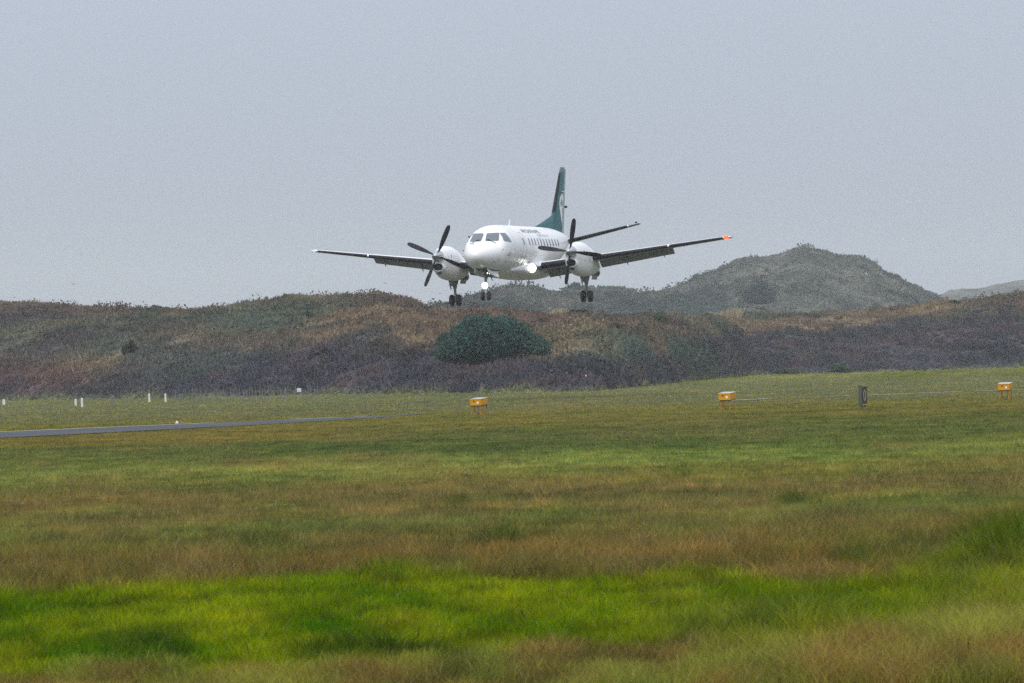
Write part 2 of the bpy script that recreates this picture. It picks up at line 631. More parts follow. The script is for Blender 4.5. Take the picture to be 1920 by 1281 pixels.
# tall dry stalks standing above the near grass
mbv, mbf, mbc = [], [], []
rs = np.random.default_rng(5)
stalk_u = np.concatenate([rs.uniform(1300, 1920, 44), rs.uniform(0, 1920, 12), rs.uniform(800, 1100, 10)])
n0 = 0
for su in stalk_u:
    Y = 29.5 + 15 * rs.random() ** 1.4
    X = float(xs(su, Y))
    h = rs.uniform(0.12, 0.26)
    a = rs.random() * 2 * math.pi
    L = h * rs.uniform(0.15, 0.9)
    wdt = rs.uniform(0.002, 0.004)
    dv = np.array([1.0, 0.2, 0]) * wdt / 2
    P = [np.array([X, Y, 0]) + np.array([math.cos(a) * L * t * t, math.sin(a) * L * t * t, h * (t - 0.12 * t * t)]) for t in np.linspace(0, 1, 6)]
    col_ = s2l((74, 60, 36)) * rs.uniform(0.5, 1.3)
    for i, p in enumerate(P):
        f_ = (1.0 if i < 3 else 1.5 if i == 4 else 1.1) * (0.3 if i == 5 else 1)
        mbv += [p - dv * f_, p + dv * f_]
        mbc += [col_, col_]
    for i in range(5):
        mbf.append([n0 + 2 * i, n0 + 2 * i + 1, n0 + 2 * i + 3, n0 + 2 * i + 2])
    n0 += 12
o = obj("grass_stalks", np_mesh("grass_stalks", np.array(mbv), np.array(mbf), m_grass, np.array(mbc)))
tag(o, kind='stuff')

# ------------------------------------------------------------------ the dunes and hills
def lift(u, y):
    """tangent of the height angle of a skyline point above eye level"""
    return (685.0 - 0.0279 * (np.asarray(u, float) - 960.0) - np.asarray(y, float)) / FPX


A_U = [-1400, -500, 0, 50, 120, 190, 260, 330, 400, 430, 480, 520, 560, 600, 640, 672, 705, 740, 770, 800, 850, 920, 1000, 1100, 1200, 1300, 1400, 1500,
       1600, 1700, 1765, 1815, 1852, 1890, 1920, 2000, 2300, 3300]
A_Y = [600, 590, 564, 567, 570, 578, 577, 577, 576, 573, 566, 562, 554, 557, 551, 552, 545, 553, 558, 575, 582, 580, 587, 590, 594, 589, 588, 585,
       583, 578, 571, 569, 562, 554, 551, 541, 530, 490]
F_U = [-1400, 0, 330, 600, 900, 1100, 1200, 1300, 1400, 1920, 3300]
F_Y = [450, 452, 402, 386, 356, 340, 385, 470, 560, 570, 560]
D_U = [-1400, 700, 1100, 1400, 3300]
D_D = [135, 135, 140, 70, 60]
B_U = [300, 640, 780, 800, 870, 900, 960, 1009, 1052, 1080, 1110, 1155, 1175, 1195, 1212, 1230, 1260, 1290, 1330, 1365, 1390, 1435, 1475, 1490, 1512, 1540, 1557,
       1577, 1612, 1635, 1657, 1680, 1705, 1727, 1765, 1850, 2000]
B_Y = [600, 590, 578, 571, 551, 542, 531, 530, 545, 531, 537, 531, 535, 548, 542, 545, 537, 526, 508, 496, 483, 480, 472, 465, 460, 465, 471,
       478, 478, 488, 506, 515, 527, 538, 553, 585, 640]
C_U = [1500, 1700, 1777, 1810, 1840, 1877, 1915, 2000, 2200, 2600, 3300]
C_Y = [600, 570, 550, 541, 541, 532, 526, 520, 530, 515, 540]


def shape(t, p=1.0):
    s = np.sin(np.clip(t, 0, 1) * np.pi / 2) ** p
    return np.where(t > 1, 1 - 0.35 * np.clip(t - 1, 0, 1) ** 1.3, s)


class Land:
    def __init__(self, U, S, y0, depth, u0, u1, nu, nt, tmax, seed, lump, p):
        self.U, self.S, self.y0, self.depth = U, S, y0, depth
        self.seed, self.lump, self.p = seed, lump, p
        self.veg = {101: 0.28 * lump, 201: 0.68 * lump, 301: 0.5}[seed]
        self.u0, self.u1, self.nu, self.nt, self.tmax = u0, u1, nu, nt, tmax

    def pos(self, u, t):
        u = np.asarray(u, float)
        t = np.asarray(t, float)
        Y0 = self.y0(u)
        dp = self.depth(u)
        Y = Y0 + t * dp
        Yc = Y0 + dp
        hc = EYE + lift(u, np.interp(u, self.U, self.S)) * Yc
        hc = np.maximum(hc - self.veg, 0.3)
        X = xs(u, Y)
        n1 = fbm(X / 16.0, Y / 26.0, self.seed, 4) - 0.5
        n2 = fbm(X / 5.0, Y / 8.0, self.seed + 5, 3) - 0.5
        bell = np.clip(t, 0, 1) * np.clip(1.04 - t, 0, 1) * 3.0
        Z = hc * shape(t, self.p) + self.lump * (1.6 * n1 * bell + 0.5 * n2 * np.clip(t * 3, 0, 1))
        Z = np.where(t <= 0.001, -0.3, Z)
        return X, Y, Z

    def grid(self):
        u = np.linspace(self.u0, self.u1, self.nu)
        t = np.concatenate([[0.0], np.linspace(0.002, self.tmax, self.nt - 1)])
        T, Uu = np.meshgrid(t, u, indexing='ij')
        return Uu, T


front = Land(A_U, A_Y, lambda u: np.interp(u, F_U, F_Y), lambda u: np.interp(u, D_U, D_D), -1300, 3200, 900, 110, 1.6, 101, 1.5, 0.9)
hill = Land(B_U, B_Y, lambda u: np.interp(u, [300, 800, 1300, 2000], [880, 920, 1150, 1250]),
            lambda u: np.interp(u, [300, 800, 1400, 2000], [170, 210, 480, 420]), 300, 2000, 500, 90, 1.6, 201, 2.6, 0.8)
far_hill = Land(C_U, C_Y, lambda u: 2300 + 0 * u, lambda u: 500 + 0 * u, 1500, 3300, 160, 30, 1.4, 301, 4.0, 0.9)


def mixc(c, d, a):
    return c * (1 - a[..., None]) + d * a[..., None]


def front_col(u, t, X, Y):
    n = fbm(X / 11, Y / 26, 111, 4)
    n2 = fbm(X / 3.5, Y / 9, 121, 4)
    n3 = fbm(X / 19, Y / 36, 131, 3)
    n4 = fbm(X / 1.4, Y / 3.5, 141, 3)
    c = s2l((98, 88, 76)) + np.zeros(X.shape + (3,))
    c = mixc(c, s2l((122, 110, 88)), np.clip((n2 - 0.5) * 6, 0, 1) * 0.65)
    c = mixc(c, s2l((70, 80, 72)), np.clip((n - 0.5) * 7, 0, 1) * 0.8)
    c = mixc(c, s2l((88, 72, 70)), np.clip((n3 - 0.53) * 7, 0, 1) * 0.75)
    c = mixc(c, s2l((62, 62, 60)), np.clip((0.40 - n2) * 8, 0, 1) * 0.8)
    # dark heath low on the slope; nearly all of the right-hand part
    lim = np.interp(u, [0, 250, 500, 800, 1050, 1200, 1350, 1450, 1700, 1920], [0.2, 0.16, 0.28, 0.3, 0.26, 0.3, 0.5, 0.6, 0.74, 0.6])
    lo = np.clip((lim + 0.3 * (n - 0.5) + 0.16 * (n2 - 0.5) - t) / 0.12, 0, 1)
    heath = s2l((58, 60, 72)) + np.zeros(X.shape + (3,))
    heath = mixc(heath, s2l((80, 68, 74)), np.clip((n2 - 0.48) * 5, 0, 1) * 0.6)
    heath = mixc(heath, s2l((60, 74, 70)), np.clip((n3 - 0.52) * 7, 0, 1) * 0.8)
    heath = mixc(heath, s2l((50, 50, 58)), np.clip((0.42 - n2) * 8, 0, 1) * 0.8)
    c = mixc(c, heath, lo * 0.95)
    # darker scrub in the hollows on the left
    c = c * np.array([1.06, 1.0, 0.92])
    c = mixc(c, s2l((64, 62, 68)), np.clip((n3 - 0.48) * 7, 0, 1) * np.clip((460 - u) / 250, 0, 1) * np.clip((0.85 - t) * 4, 0, 1) * 0.65)
    c = mixc(c, s2l((96, 70, 66)), np.exp(-((u - 60) / 110) ** 2 - ((t - 0.12) / 0.08) ** 2) * 0.6)
    # green runs where the slope is wetter
    c = mixc(c, s2l((74, 92, 82)), np.exp(-((u - 1190) / 110) ** 2 - ((t - 0.28) / 0.16) ** 2) * np.clip((n2 - 0.38) * 4, 0, 1) * 0.8)
    c = mixc(c, s2l((78, 90, 80)), np.exp(-((u - 480) / 90) ** 2 - ((t - 0.5) / 0.15) ** 2) * 0.6)
    c = mixc(c, s2l((76, 88, 82)), np.exp(-((u - 300) / 120) ** 2 - ((t - 0.25) / 0.12) ** 2) * 0.5)
    c = c * (0.8 + 0.4 * n4)[..., None] * 1.2
    # pale grass fringe at the foot
    c = mixc(c, s2l((100, 104, 76)), np.clip((0.02 + 0.05 * (n2 - 0.45) - t) / 0.02, 0, 1))
    return c


def hill_col(u, t, X, Y):
    n = fbm(X / 38, Y / 120, 211, 4)
    n2 = fbm(X / 11, Y / 38, 221, 4)
    n3 = fbm(X / 5, Y / 14, 231, 3)
    c = s2l((98, 95, 84)) + np.zeros(X.shape + (3,))
    c = mixc(c, s2l((50, 66, 60)), np.clip((n - 0.46) * 7, 0, 1) * 0.9)
    c = mixc(c, s2l((40, 52, 60)), np.clip((n2 - 0.55) * 8, 0, 1) * 0.8)
    c = mixc(c, s2l((128, 120, 106)), np.clip((0.41 - n2) * 8, 0, 1) * 0.7)
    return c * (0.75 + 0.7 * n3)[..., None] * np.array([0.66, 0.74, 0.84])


m_dune = tint_mat("dune_ground", 1.0, 0, 1.6, 0.45, 0.0)


def land_mesh(L, name, colf):
    U_, T_ = L.grid()
    X, Y, Z = L.pos(U_, T_)
    C = colf(U_, T_, X, Y)
    a, b = U_.shape
    i_ = np.arange(a * b).reshape(a, b)
    F = np.stack([i_[:-1, :-1], i_[:-1, 1:], i_[1:, 1:], i_[1:, :-1]], -1).reshape(-1, 4)
    me = np_mesh(name, np.stack([X, Y, Z], -1).reshape(-1, 3), F, m_dune, C.reshape(-1, 3), True)
    return tag(obj(name, me), kind='structure')


land_mesh(front, "dunes", front_col)
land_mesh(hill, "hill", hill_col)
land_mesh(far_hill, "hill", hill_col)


def tufts(L, colf, N, u0, u1, t0, t1, hgt, wid, seed, bk=1.2, spread=0.35, bias=1.0):
    r = np.random.default_rng(seed)
    u = r.uniform(u0, u1, N)
    t = t0 + (t1 - t0) * r.random(N) ** bias
    X, Y, Z = L.pos(u, t)
    c = colf(u, t, X, Y) * bk
    big = np.clip(fbm(X / 2.2, Y / 2.2, seed + 3, 2) * 2 - 0.3, 0.35, 1.6)
    V, F, C = [], [], []
    for k in range(3):
        az = r.random(N) * 2 * np.pi
        h = hgt * big * (0.5 + 0.8 * r.random(N))
        wd = wid * (0.6 + 0.8 * r.random(N))
        d = np.stack([np.cos(az) * wd / 2, np.sin(az) * wd / 2, 0 * az], -1)
        la = r.random(N) * 2 * np.pi
        le = h * r.random(N) * 0.9
        tip = np.stack([np.cos(la) * le, np.sin(la) * le, h], -1)
        base = np.stack([X + r.normal(0, wid * 0.6, N), Y + r.normal(0, wid * 0.6, N), Z - 0.08], -1)
        V.append(np.stack([base - d, base + d, base + tip], 1).reshape(-1, 3))
        cc = c * (1 - spread + 2 * spread * r.random(N)[:, None])
        C.append(np.repeat(cc[:, None], 3, 1).reshape(-1, 3))
    V = np.concatenate(V)
    return V, [np.arange(len(V)).reshape(-1, 3)], np.concatenate(C)


m_scrub = tint_mat("dune_plants", 0.9, 0.2, 0, 0, 0.1)
for nm, args in [("dune_grass", (front, front_col, 138000, -380, 2320, 0.004, 1.06, 0.42, 0.26, 401)),
                 ("hill_scrub", (hill, hill_col, 50000, 760, 1860, 0.2, 1.05, 0.6, 0.9, 403))]:
    V, F, C = tufts(*args)
    tag(obj(nm, np_mesh(nm, V, F, m_scrub, C)), kind='stuff')


def leaf_cloud(r, blobs, N, size, col, col2, shell=0.55):
    """leaf-sized faces through the volume of several blobs (cx, cy, cz, rx, ry, rz)"""
    bl = np.array(blobs, float)
    wts = bl[:, 3] * bl[:, 5]
    k = r.choice(len(bl), N, p=wts / wts.sum())
    d = r.normal(size=(N, 3))
    d /= np.linalg.norm(d, axis=1)[:, None]
    rad = (shell + (1 - shell) * r.random(N)) * (0.76 + 0.42 * r.random(N) ** 1.5)
    c = bl[k, :3] + d * rad[:, None] * bl[k, 3:6]
    c[:, 2] = np.maximum(c[:, 2], 0.02)
    a = r.normal(size=(N, 3))
    a /= np.linalg.norm(a, axis=1)[:, None]
    b = np.cross(a, r.normal(size=(N, 3)))
    b /= np.linalg.norm(b, axis=1)[:, None]
    s = size * (0.6 + 0.8 * r.random(N))[:, None]
    V = np.stack([c - a * s, c + b * s * 0.55, c + a * s, c - b * s * 0.55], 1).reshape(-1, 3)
    f = r.random(len(bl))[k] * 0.6 + 0.4 * r.random(N)
    C = np.asarray(col) * (1 - f[:, None]) + np.asarray(col2) * f[:, None]
    C = C * (0.7 + 0.6 * r.random(N)[:, None])
    return V, np.arange(N * 4).reshape(-1, 4), np.repeat(C[:, None], 4, 1).reshape(-1, 3)


m_leaf = tint_mat("shrub_leaves", 0.8, 0.25, 0, 0, 0.2)
m_bark = mat("bark", (0.06, 0.048, 0.038), 0.95, noise=0.4, nscale=6)


def scrub_mass(L, colf, N, per, u0, u1, t0, t1, wmin, wmax, leaf, seed, dark):
    r = np.random.default_rng(seed)
    u = r.uniform(u0, u1, N * 3)
    t = r.uniform(t0, t1, N * 3)
    X, Y, Z = L.pos(u, t)
    keep = np.nonzero(fbm(X / 9.0, Y / 20.0, seed + 1, 3) + 0.25 * r.random(N * 3) > 0.56)[0][:N]
    u, t, X, Y, Z = u[keep], t[keep], X[keep], Y[keep], Z[keep]
    c0 = colf(u, t, X, Y)
    V, C = [], []
    for i in range(len(keep)):
        W = wmin + (wmax - wmin) * r.random() ** 2
        H = W * r.uniform(0.3, 0.55)
        v, f, c = leaf_cloud(r, [(0, 0, H * 0.35, W * 0.5, W * 0.5, H * 0.65), (W * r.uniform(-.4, .4), 0, H * 0.25, W * 0.35, W * 0.35, H * 0.5)], per, leaf,
                             c0[i] * dark, c0[i] * (dark + 0.35))
        tone = r.uniform(0.7, 1.15) * np.array([r.uniform(0.85, 1.05), 1.0, r.uniform(0.9, 1.1)])
        V.append(v + np.array([X[i], Y[i], Z[i] - 0.05]))
        C.append(c * tone)
    V = np.concatenate(V)
    return V, [np.arange(len(V)).reshape(-1, 4)], np.concatenate(C)


for nm, args in [("dune_scrub", (front, front_col, 1300, 70, -350, 2300, 0.03, 0.96, 0.6, 2.8, 0.13, 601, 0.75)),
                 ("hill_scrub", (hill, hill_col, 700, 45, 760, 1860, 0.25, 1.02, 1.6, 5.0, 0.38, 602, 0.6))]:
    V, F, C = scrub_mass(*args)
    tag(obj(nm, np_mesh(nm, V, F, m_leaf, C)), kind='stuff')


def hit(L, px, py, tmin=0.0):
    """where the sight line through a photograph point meets a slope"""
    dx, dz = ray(px, py)
    u = 960 + FPX * dx
    t = np.linspace(max(tmin, 0.01), 1.0, 1500)
    X, Y, Z = L.pos(np.full_like(t, u), t)
    below = np.nonzero(EYE + dz * Y <= Z)[0]
    i = below[0] if len(below) else len(t) - 1
    return np.array([dx * Y[i], Y[i], Z[i]])


def bush(name, loc, wid, hgt, label, cat, col, col2, N, leaf, seed, group=None, nb=7, stems=5):
    r = np.random.default_rng(seed)
    root = empty(name, tuple(loc))
    blobs = []
    for i in range(nb):
        x = (i + 0.5) / nb * 2 - 1 + r.normal(0, 0.08)
        prof = math.sqrt(max(0.05, 1 - (abs(x) * 0.92) ** 2.2))
        top = hgt * prof * r.uniform(0.82, 1.0)
        rz = top * r.uniform(0.48, 0.56)
        blobs.append((x * wid * 0.40, r.normal(0, 0.12) * wid, top - rz, wid * r.uniform(0.13, 0.2), wid * r.uniform(0.16, 0.26), rz))
    V, F, C = leaf_cloud(r, blobs, N, leaf, col, col2)
    obj("foliage", np_mesh("foliage", V, F, m_leaf, C), root)
    mb = MB()
    for i in range(stems):
        a = r.uniform(0, 6.28)
        q = r.uniform(0.1, 0.33)
        mb.tube([(0, 0, -0.3), (math.cos(a) * wid * q * 0.4, math.sin(a) * wid * q * 0.4, hgt * 0.35),
                 (math.cos(a) * wid * q, math.sin(a) * wid * q, hgt * 0.75)], [0.03 * hgt, 0.022 * hgt, 0.006 * hgt], 6)
    mb.build("stem", m_bark, root)
    return tag(root, label, cat, group)


DG, DG2 = s2l((36, 56, 50)), s2l((58, 84, 66))
p = hit(front, 922, 676)
bush("bush", p, 198 / FPX * p[1], 91 / FPX * p[1], "big rounded dark green bush on the dune slope below the airplane's nose wheels", "bush",
     s2l((44, 74, 72)) * 1.08, s2l((60, 92, 80)) * 1.08, 60000, 0.10, 31, nb=15, stems=9)
BG = "bushes on the dunes and the hill"
for i, (px, py, L, wpx, hpx, lab, c1, c2, N, lf) in enumerate([
    (838, 652, front, 46, 30, "low green bush against the left side of the big rounded bush", s2l((50, 72, 58)), s2l((72, 92, 72)), 1800, 0.14),
    (293, 582, front, 36, 13, "small dark green bush on the dune crest at the left", DG, DG2, 1200, 0.12),
    (1087, 594, front, 50, 26, "rounded dark bush on the ridge below the airplane's left main wheels", s2l((40, 54, 50)), s2l((66, 78, 66)), 1600, 0.15),
    (1003, 588, front, 48, 18, "low dark purplish bush on the ridge between nose wheels and left main wheels", s2l((50, 48, 50)), s2l((74, 70, 68)), 1200, 0.15),
    (1238, 608, front, 36, 20, "small green bush on the ridge slope left of the hill's foot", s2l((50, 70, 58)), s2l((72, 88, 70)), 1200, 0.13),
    (1150, 618, front, 34, 13, "flat green bush on the slope just left of a rounder green bush", s2l((52, 68, 56)), s2l((74, 86, 70)), 900, 0.13),
    (245, 668, front, 34, 32, "single dark olive bush halfway up the left dune slope", s2l((48, 56, 44)), s2l((66, 74, 56)), 1400, 0.13),
    (576, 597, front, 26, 14, "small dark bush below the crest above the slender white posts' right end", s2l((44, 56, 50)), s2l((64, 76, 62)), 900, 0.12),
    (650, 612, front, 34, 10, "flat dark tussock bush on the dune below the highest crest hump", s2l((56, 66, 50)), s2l((80, 88, 64)), 900, 0.12),
    (605, 672, front, 52, 22, "wide dark purplish shrub low on the dune left of the big bush", s2l((48, 44, 52)), s2l((68, 62, 66)), 1600, 0.13),
    (1572, 722, front, 46, 18, "low bright green bush on the field edge left of the black and yellow sign", s2l((52, 74, 56)), s2l((80, 100, 70)), 1400, 0.13),
    (1475, 725, front, 46, 12, "flat grey green bush on the field edge, left of a brighter green one", s2l((60, 72, 58)), s2l((84, 94, 72)), 1100, 0.13),
    (1832, 563, front, 40, 10, "dark bush on the crest of the right-hand dune", s2l((44, 52, 46)), s2l((66, 74, 62)), 900, 0.13),
    (1790, 571, front, 26, 9, "small dark bush at the lower end of the right-hand dune crest", s2l((44, 52, 46)), s2l((66, 74, 62)), 700, 0.13),
    (1424, 571, hill, 62, 48, "dark bluish bush in the hollow at the foot of the hill", s2l((14, 34, 48)), s2l((24, 48, 60)), 3600, 0.4),
    (1642, 588, hill, 36, 20, "small bluish green bush right of the middle at the hill's foot", s2l((26, 44, 48)), s2l((42, 60, 58)), 1000, 0.32),
    (1512, 463, hill, 16, 6, "tiny bush on the very top of the hill", s2l((26, 34, 32)), s2l((42, 50, 44)), 350, 0.32),
    (1566, 476, hill, 20, 7, "small bush on the hill's shoulder just right of its top", s2l((26, 34, 32)), s2l((42, 50, 44)), 400, 0.32),
    (1652, 500, hill, 16, 8, "small bush on the hill's skyline where its right slope steepens", s2l((26, 34, 32)), s2l((42, 50, 44)), 350, 0.32),
    (1706, 529, hill, 20, 7, "small bush low on the skyline of the hill's right slope", s2l((26, 34, 32)), s2l((42, 50, 44)), 350, 0.32),
    (1178, 577, hill, 50, 20, "bluish green bush behind the ridge between the wheels and the hill", s2l((26, 44, 48)), s2l((42, 60, 58)), 1400, 0.3),
]):
    p = hit(L, px, py)
    bush("bush", p, wpx / FPX * p[1], hpx / FPX * p[1], lab, "bush", np.asarray(c1) * 1.25, np.asarray(c2) * 1.25, N, lf, 500 + i, BG, nb=5, stems=3)

# pale plumes of toetoe-like grass at the hill's foot
for i, (px, py, wpx, hpx, lab) in enumerate([
    (1357, 590, 62, 26, "pale straw coloured tall grass clump at the foot of the hill"),
    (1048, 590, 34, 26, "pale straw coloured grass clump on the ridge between two dark bushes")]):
    p = hit(front, px, py)
    r = np.random.default_rng(900 + i)
    root = empty("grass_clump", tuple(p))
    W, H = wpx / FPX * p[1], hpx / FPX * p[1]
    n = 420
    x = r.uniform(-W / 2, W / 2, n)
    y = r.uniform(-0.8, 0.8, n)
    h = H * (0.35 + 0.65 * r.random(n)) * (0.5 + 0.5 * vnoise(x * 1.3, y, 77 + i))
    la = r.normal(0, 0.22, n) * h
    wd = r.uniform(0.05, 0.13, n)
    z = 0 * x
    V = np.stack([np.stack([x - wd / 2, y, z - 0.2], -1), np.stack([x + wd / 2, y, z - 0.2], -1), np.stack([x + la + wd * 0.6, y, h * 0.9], -1),
                  np.stack([x + la, y, h], -1)], 1).reshape(-1, 3)
    C = np.repeat((s2l((172, 160, 136)) * r.uniform(0.5, 1.05, n)[:, None])[:, None], 4, 1).reshape(-1, 3)
    obj("leaves", np_mesh("leaves", V, np.arange(n * 4).reshape(-1, 4), m_scrub, C), root)
    tag(root, lab, "grass clump", "pale grass clumps on the dunes")

# ------------------------------------------------------------------ things on the airfield
def on_ground(px, py):
    dx, dz = ray(px, py)
    Y = -EYE / dz
    return Vector((dx * Y, Y, 0.0))


m_yel = mat("yellow_paint", (0.62, 0.29, 0.004), 0.5, spec=0.2, noise=0.22, nscale=5)
m_yel2 = mat("faded_orange_paint", (0.42, 0.17, 0.02), 0.6, noise=0.3, nscale=9)
m_lid = mat("wet_sky_sheen_lid", (0.52, 0.42, 0.30), 0.2, coat=0.8, noise=0.15, nscale=6)  # paler than the yellow box: the sky's reflection put into the colour
m_cable = mat("black_cable", (0.015, 0.015, 0.015), 0.6)
m_stick = mat("white_sticker", (0.75, 0.74, 0.7), 0.5)
m_dark = mat("dark_glass", (0.02, 0.016, 0.012), 0.15)
m_steel = mat("galvanised_steel", (0.3, 0.3, 0.29), 0.5, metal=0.6, noise=0.2)


def make_papi():
    root = empty("approach_light_box", (0, 0, 0))
    W, D, H = 0.42, 0.56, 0.215
    z0 = 0.34
    tilt = 0.085        # the lid rises towards the back
    mb = MB()
    y0, y1 = -D / 2, D / 2
    zb0, zb1, zt0, zt1 = z0, z0 + 0.055, z0 + H, z0 + H + tilt * D
    x = W / 2
    mb.add([(-x, y0, zb0), (x, y0, zb0), (x, y1, zb1), (-x, y1, zb1), (-x, y0, zt0), (x, y0, zt0), (x, y1, zt1), (-x, y1, zt1)],
           [(0, 3, 2, 1), (0, 1, 5, 4), (1, 2, 6, 5), (2, 3, 7, 6), (3, 0, 4, 7)])
    mb.build("housing", m_yel, root, bevel=0.006)
    mb = MB()
    e_ = 0.012
    mb.add([(-x - e_, y0 - e_, zt0), (x + e_, y0 - e_, zt0), (x + e_, y1 + e_, zt1), (-x - e_, y1 + e_, zt1),
            (-x - e_, y0 - e_, zt0 + 0.016), (x + e_, y0 - e_, zt0 + 0.016), (x + e_, y1 + e_, zt1 + 0.016), (-x - e_, y1 + e_, zt1 + 0.016)],
           [(0, 3, 2, 1), (4, 5, 6, 7), (0, 1, 5, 4), (1, 2, 6, 5), (2, 3, 7, 6), (3, 0, 4, 7)])
    mb.build("lid", m_lid, root, bevel=0.004)
    mb = MB()
    mb.lathe([(0, 0.04), (0.004, 0.04)], (0.09, y0 - 0.001, z0 + 0.10), (0, -1, 0), 16)
    mb.build("label_plate", m_stick, root)
    mb = MB()
    mb.box((-0.055, y0 - 0.004, z0 + 0.15), (0.05, 0.01, 0.045))
    mb.build("latch", m_dark, root)
    mb = MB()
    mb.box((0, 0.0, z0 + 0.012), (W - 0.05, D - 0.05, 0.03), Matrix.Rotation(math.atan(0.055 / D), 3, 'X'))
    mb.build("base_frame", m_dark, root)
    for sx in (-1, 1):
        for sy in (-1, 1):
            lg = MB()
            lx, ly = sx * (x - 0.045), sy * (D / 2 - 0.05)
            lg.tube([(lx, ly, 0.0), (lx, ly, z0 + (0.05 if sy > 0 else 0.0))], 0.013, 8)
            lg.lathe([(0.0, 0.038), (0.012, 0.038), (0.016, 0.028), (0.12, 0.026), (0.13, 0.018)], (lx, ly, 0.0), (0, 0, 1), 12)
            lg.build("leg", m_yel2, root)
    cb = MB()
    cb.tube([(-0.13, -0.1, 0.3), (-0.1, -0.12, 0.16), (-0.02, -0.14, 0.06), (0.06, -0.14, 0.0)], 0.009, 6)
    cb.tube([(0.1, -0.1, 0.34), (0.12, -0.12, 0.22), (0.10, -0.14, 0.1), (0.05, -0.14, 0.0)], 0.009, 6)
    cb.build("cable", m_cable, root)
    return root


papi = make_papi()
PG = "yellow approach light boxes beside the runway"
PL = ["yellow box on thin legs in the grass at the runway's end, below the airplane",
      "yellow box on thin legs standing between the other yellow box and the black sign",
      "yellow box on thin legs to the right of the black and yellow sign"]
for i, (px, py, rz) in enumerate([(899, 779, 27), (1364, 769.5, 22), (1885.5, 750, 17)]):
    o = papi if i == 0 else copy_tree(papi)
    g = on_ground(px, py)
    o.location = g
    o.rotation_euler = (0, 0, R(-rz) )
    sc_ = g.y / 197.0
    tag(o, PL[i], "light box", PG)

# the little box sign with a yellow figure
m_black = mat("black_sign_face", (0.012, 0.012, 0.012), 0.4)
m_sideg = mat("grey_sign_side", (0.075, 0.08, 0.075), 0.6, noise=0.3, nscale=7)
m_yl = mat("yellow_sign_paint", (0.45, 0.36, 0.12), 0.6)
g = on_ground(1618, 764)
sg = empty("marker_sign", g, R(62))
mb = MB()
mb.box((0, 0, 0.395), (0.40, 0.13, 0.66))
mb.build("sign_case", m_sideg, sg, bevel=0.008)
mb = MB()
mb.box((0, -0.068, 0.395), (0.385, 0.006, 0.645))
fc = mb.build("sign_face", m_black, sg)
for z_ in (0.70, 0.095):
    mb = MB()
    mb.box((0, -0.0725, z_), (0.36, 0.003, 0.03))
    mb.build("edge_stripe", m_yl, sg)


def text_mesh(txt, size):
    cu = bpy.data.curves.new("text", 'FONT')
    cu.body = txt
    cu.size = size
    cu.align_x = 'LEFT'
    o_ = bpy.data.objects.new("text", cu)
    COL.objects.link(o_)
    dg = bpy.context.evaluated_depsgraph_get()
    dg.update()
    me = bpy.data.meshes.new_from_object(o_.evaluated_get(dg))
    bpy.data.objects.remove(o_)
    return me


tm = text_mesh("0", 0.52)
xsn = [v.co.x for v in tm.vertices]
ysn = [v.co.y for v in tm.vertices]
cx, cy = (min(xsn) + max(xsn)) / 2, (min(ysn) + max(ysn)) / 2
for v in tm.vertices:
    v.co = Vector(((v.co.x - cx) * 0.85, -0.0735, 0.40 + (v.co.y - cy)))
tm.materials.clear()
tm.materials.append(m_yl)
fg = obj("lettering", tm, sg)
for sx in (-1, 1):
    mb = MB()
    mb.box((sx * 0.13, 0, 0.033), (0.04, 0.05, 0.07))
    mb.build("foot", m_sideg, sg)
tag(sg, "small black box sign with a yellow 0 standing in the grass", "sign")

# white marker posts along the foot of the dunes
m_post = mat("white_painted_post", (0.72, 0.73, 0.72), 0.6, noise=0.25, nscale=4)
m_wood = mat("weathered_wood", (0.20, 0.19, 0.18), 0.9, noise=0.4, nscale=5)
WP = [(7.5, 759, 5, 9, "short white post at the far left edge of the field"),
      (142, 761, 4, 12, "thinner white post of the close pair on the left"),
      (154, 764, 4, 17, "taller white post of the close pair on the left"),
      (280, 754, 3.5, 15, "white post just left of the brush fence, first of a wide pair"),
      (310.5, 754, 3.5, 15, "white post nearest the left end of the brush fence")]
for px, py, wpx, hpx, lab in WP:
    g = on_ground(px, py)
    k = g.y / FPX
    mb = MB()
    W, H = wpx * k, hpx * k
    mb.box((0, 0, H / 2 - 0.1), (W, W * 0.7, H + 0.2))
    mb.add([(-W / 2, -W * .35, H), (W / 2, -W * .35, H), (W / 2, W * .35, H), (-W / 2, W * .35, H), (0, 0, H + W * 0.3)],
           [(0, 1, 4), (1, 2, 4), (2, 3, 4), (3, 0, 4)])
    o = mb.build("marker_post", m_post, None, bevel=0.006)
    o.location = g
    tag(o, lab, "post", "white marker posts at the foot of the dunes")

# small white signs on thin stakes
for px, py, spx, hpx, lab in [(561, 744, (8, 7.5), 16, "small square white sign above the right end of the brush fence"),
                              (803, 738, (4.5, 7.5), 21, "narrow white plate on a stake at the foot of the dune below the big bush"),
                              (1099, 712, (2.5, 3.2), 9, "tiny white plate on a stake in the heath right of the big bush")]:
    g = on_ground(px, py)
    if py < 720:
        g = Vector(hit(front, px, py))
    k = g.y / FPX
    root = empty("small_sign", g)
    mb = MB()
    mb.tube([(0, 0.02, -0.2), (0, 0.02, hpx * k)], 0.018, 6)
    mb.build("stake", m_wood, root)
    mb = MB()
    mb.box((0, 0, (hpx - spx[1] / 2) * k), (spx[0] * k, 0.015, spx[1] * k))
    mb.build("plate", m_post, root, bevel=0.004)
    tag(root, lab, "sign", "small white signs at the foot of the dunes")

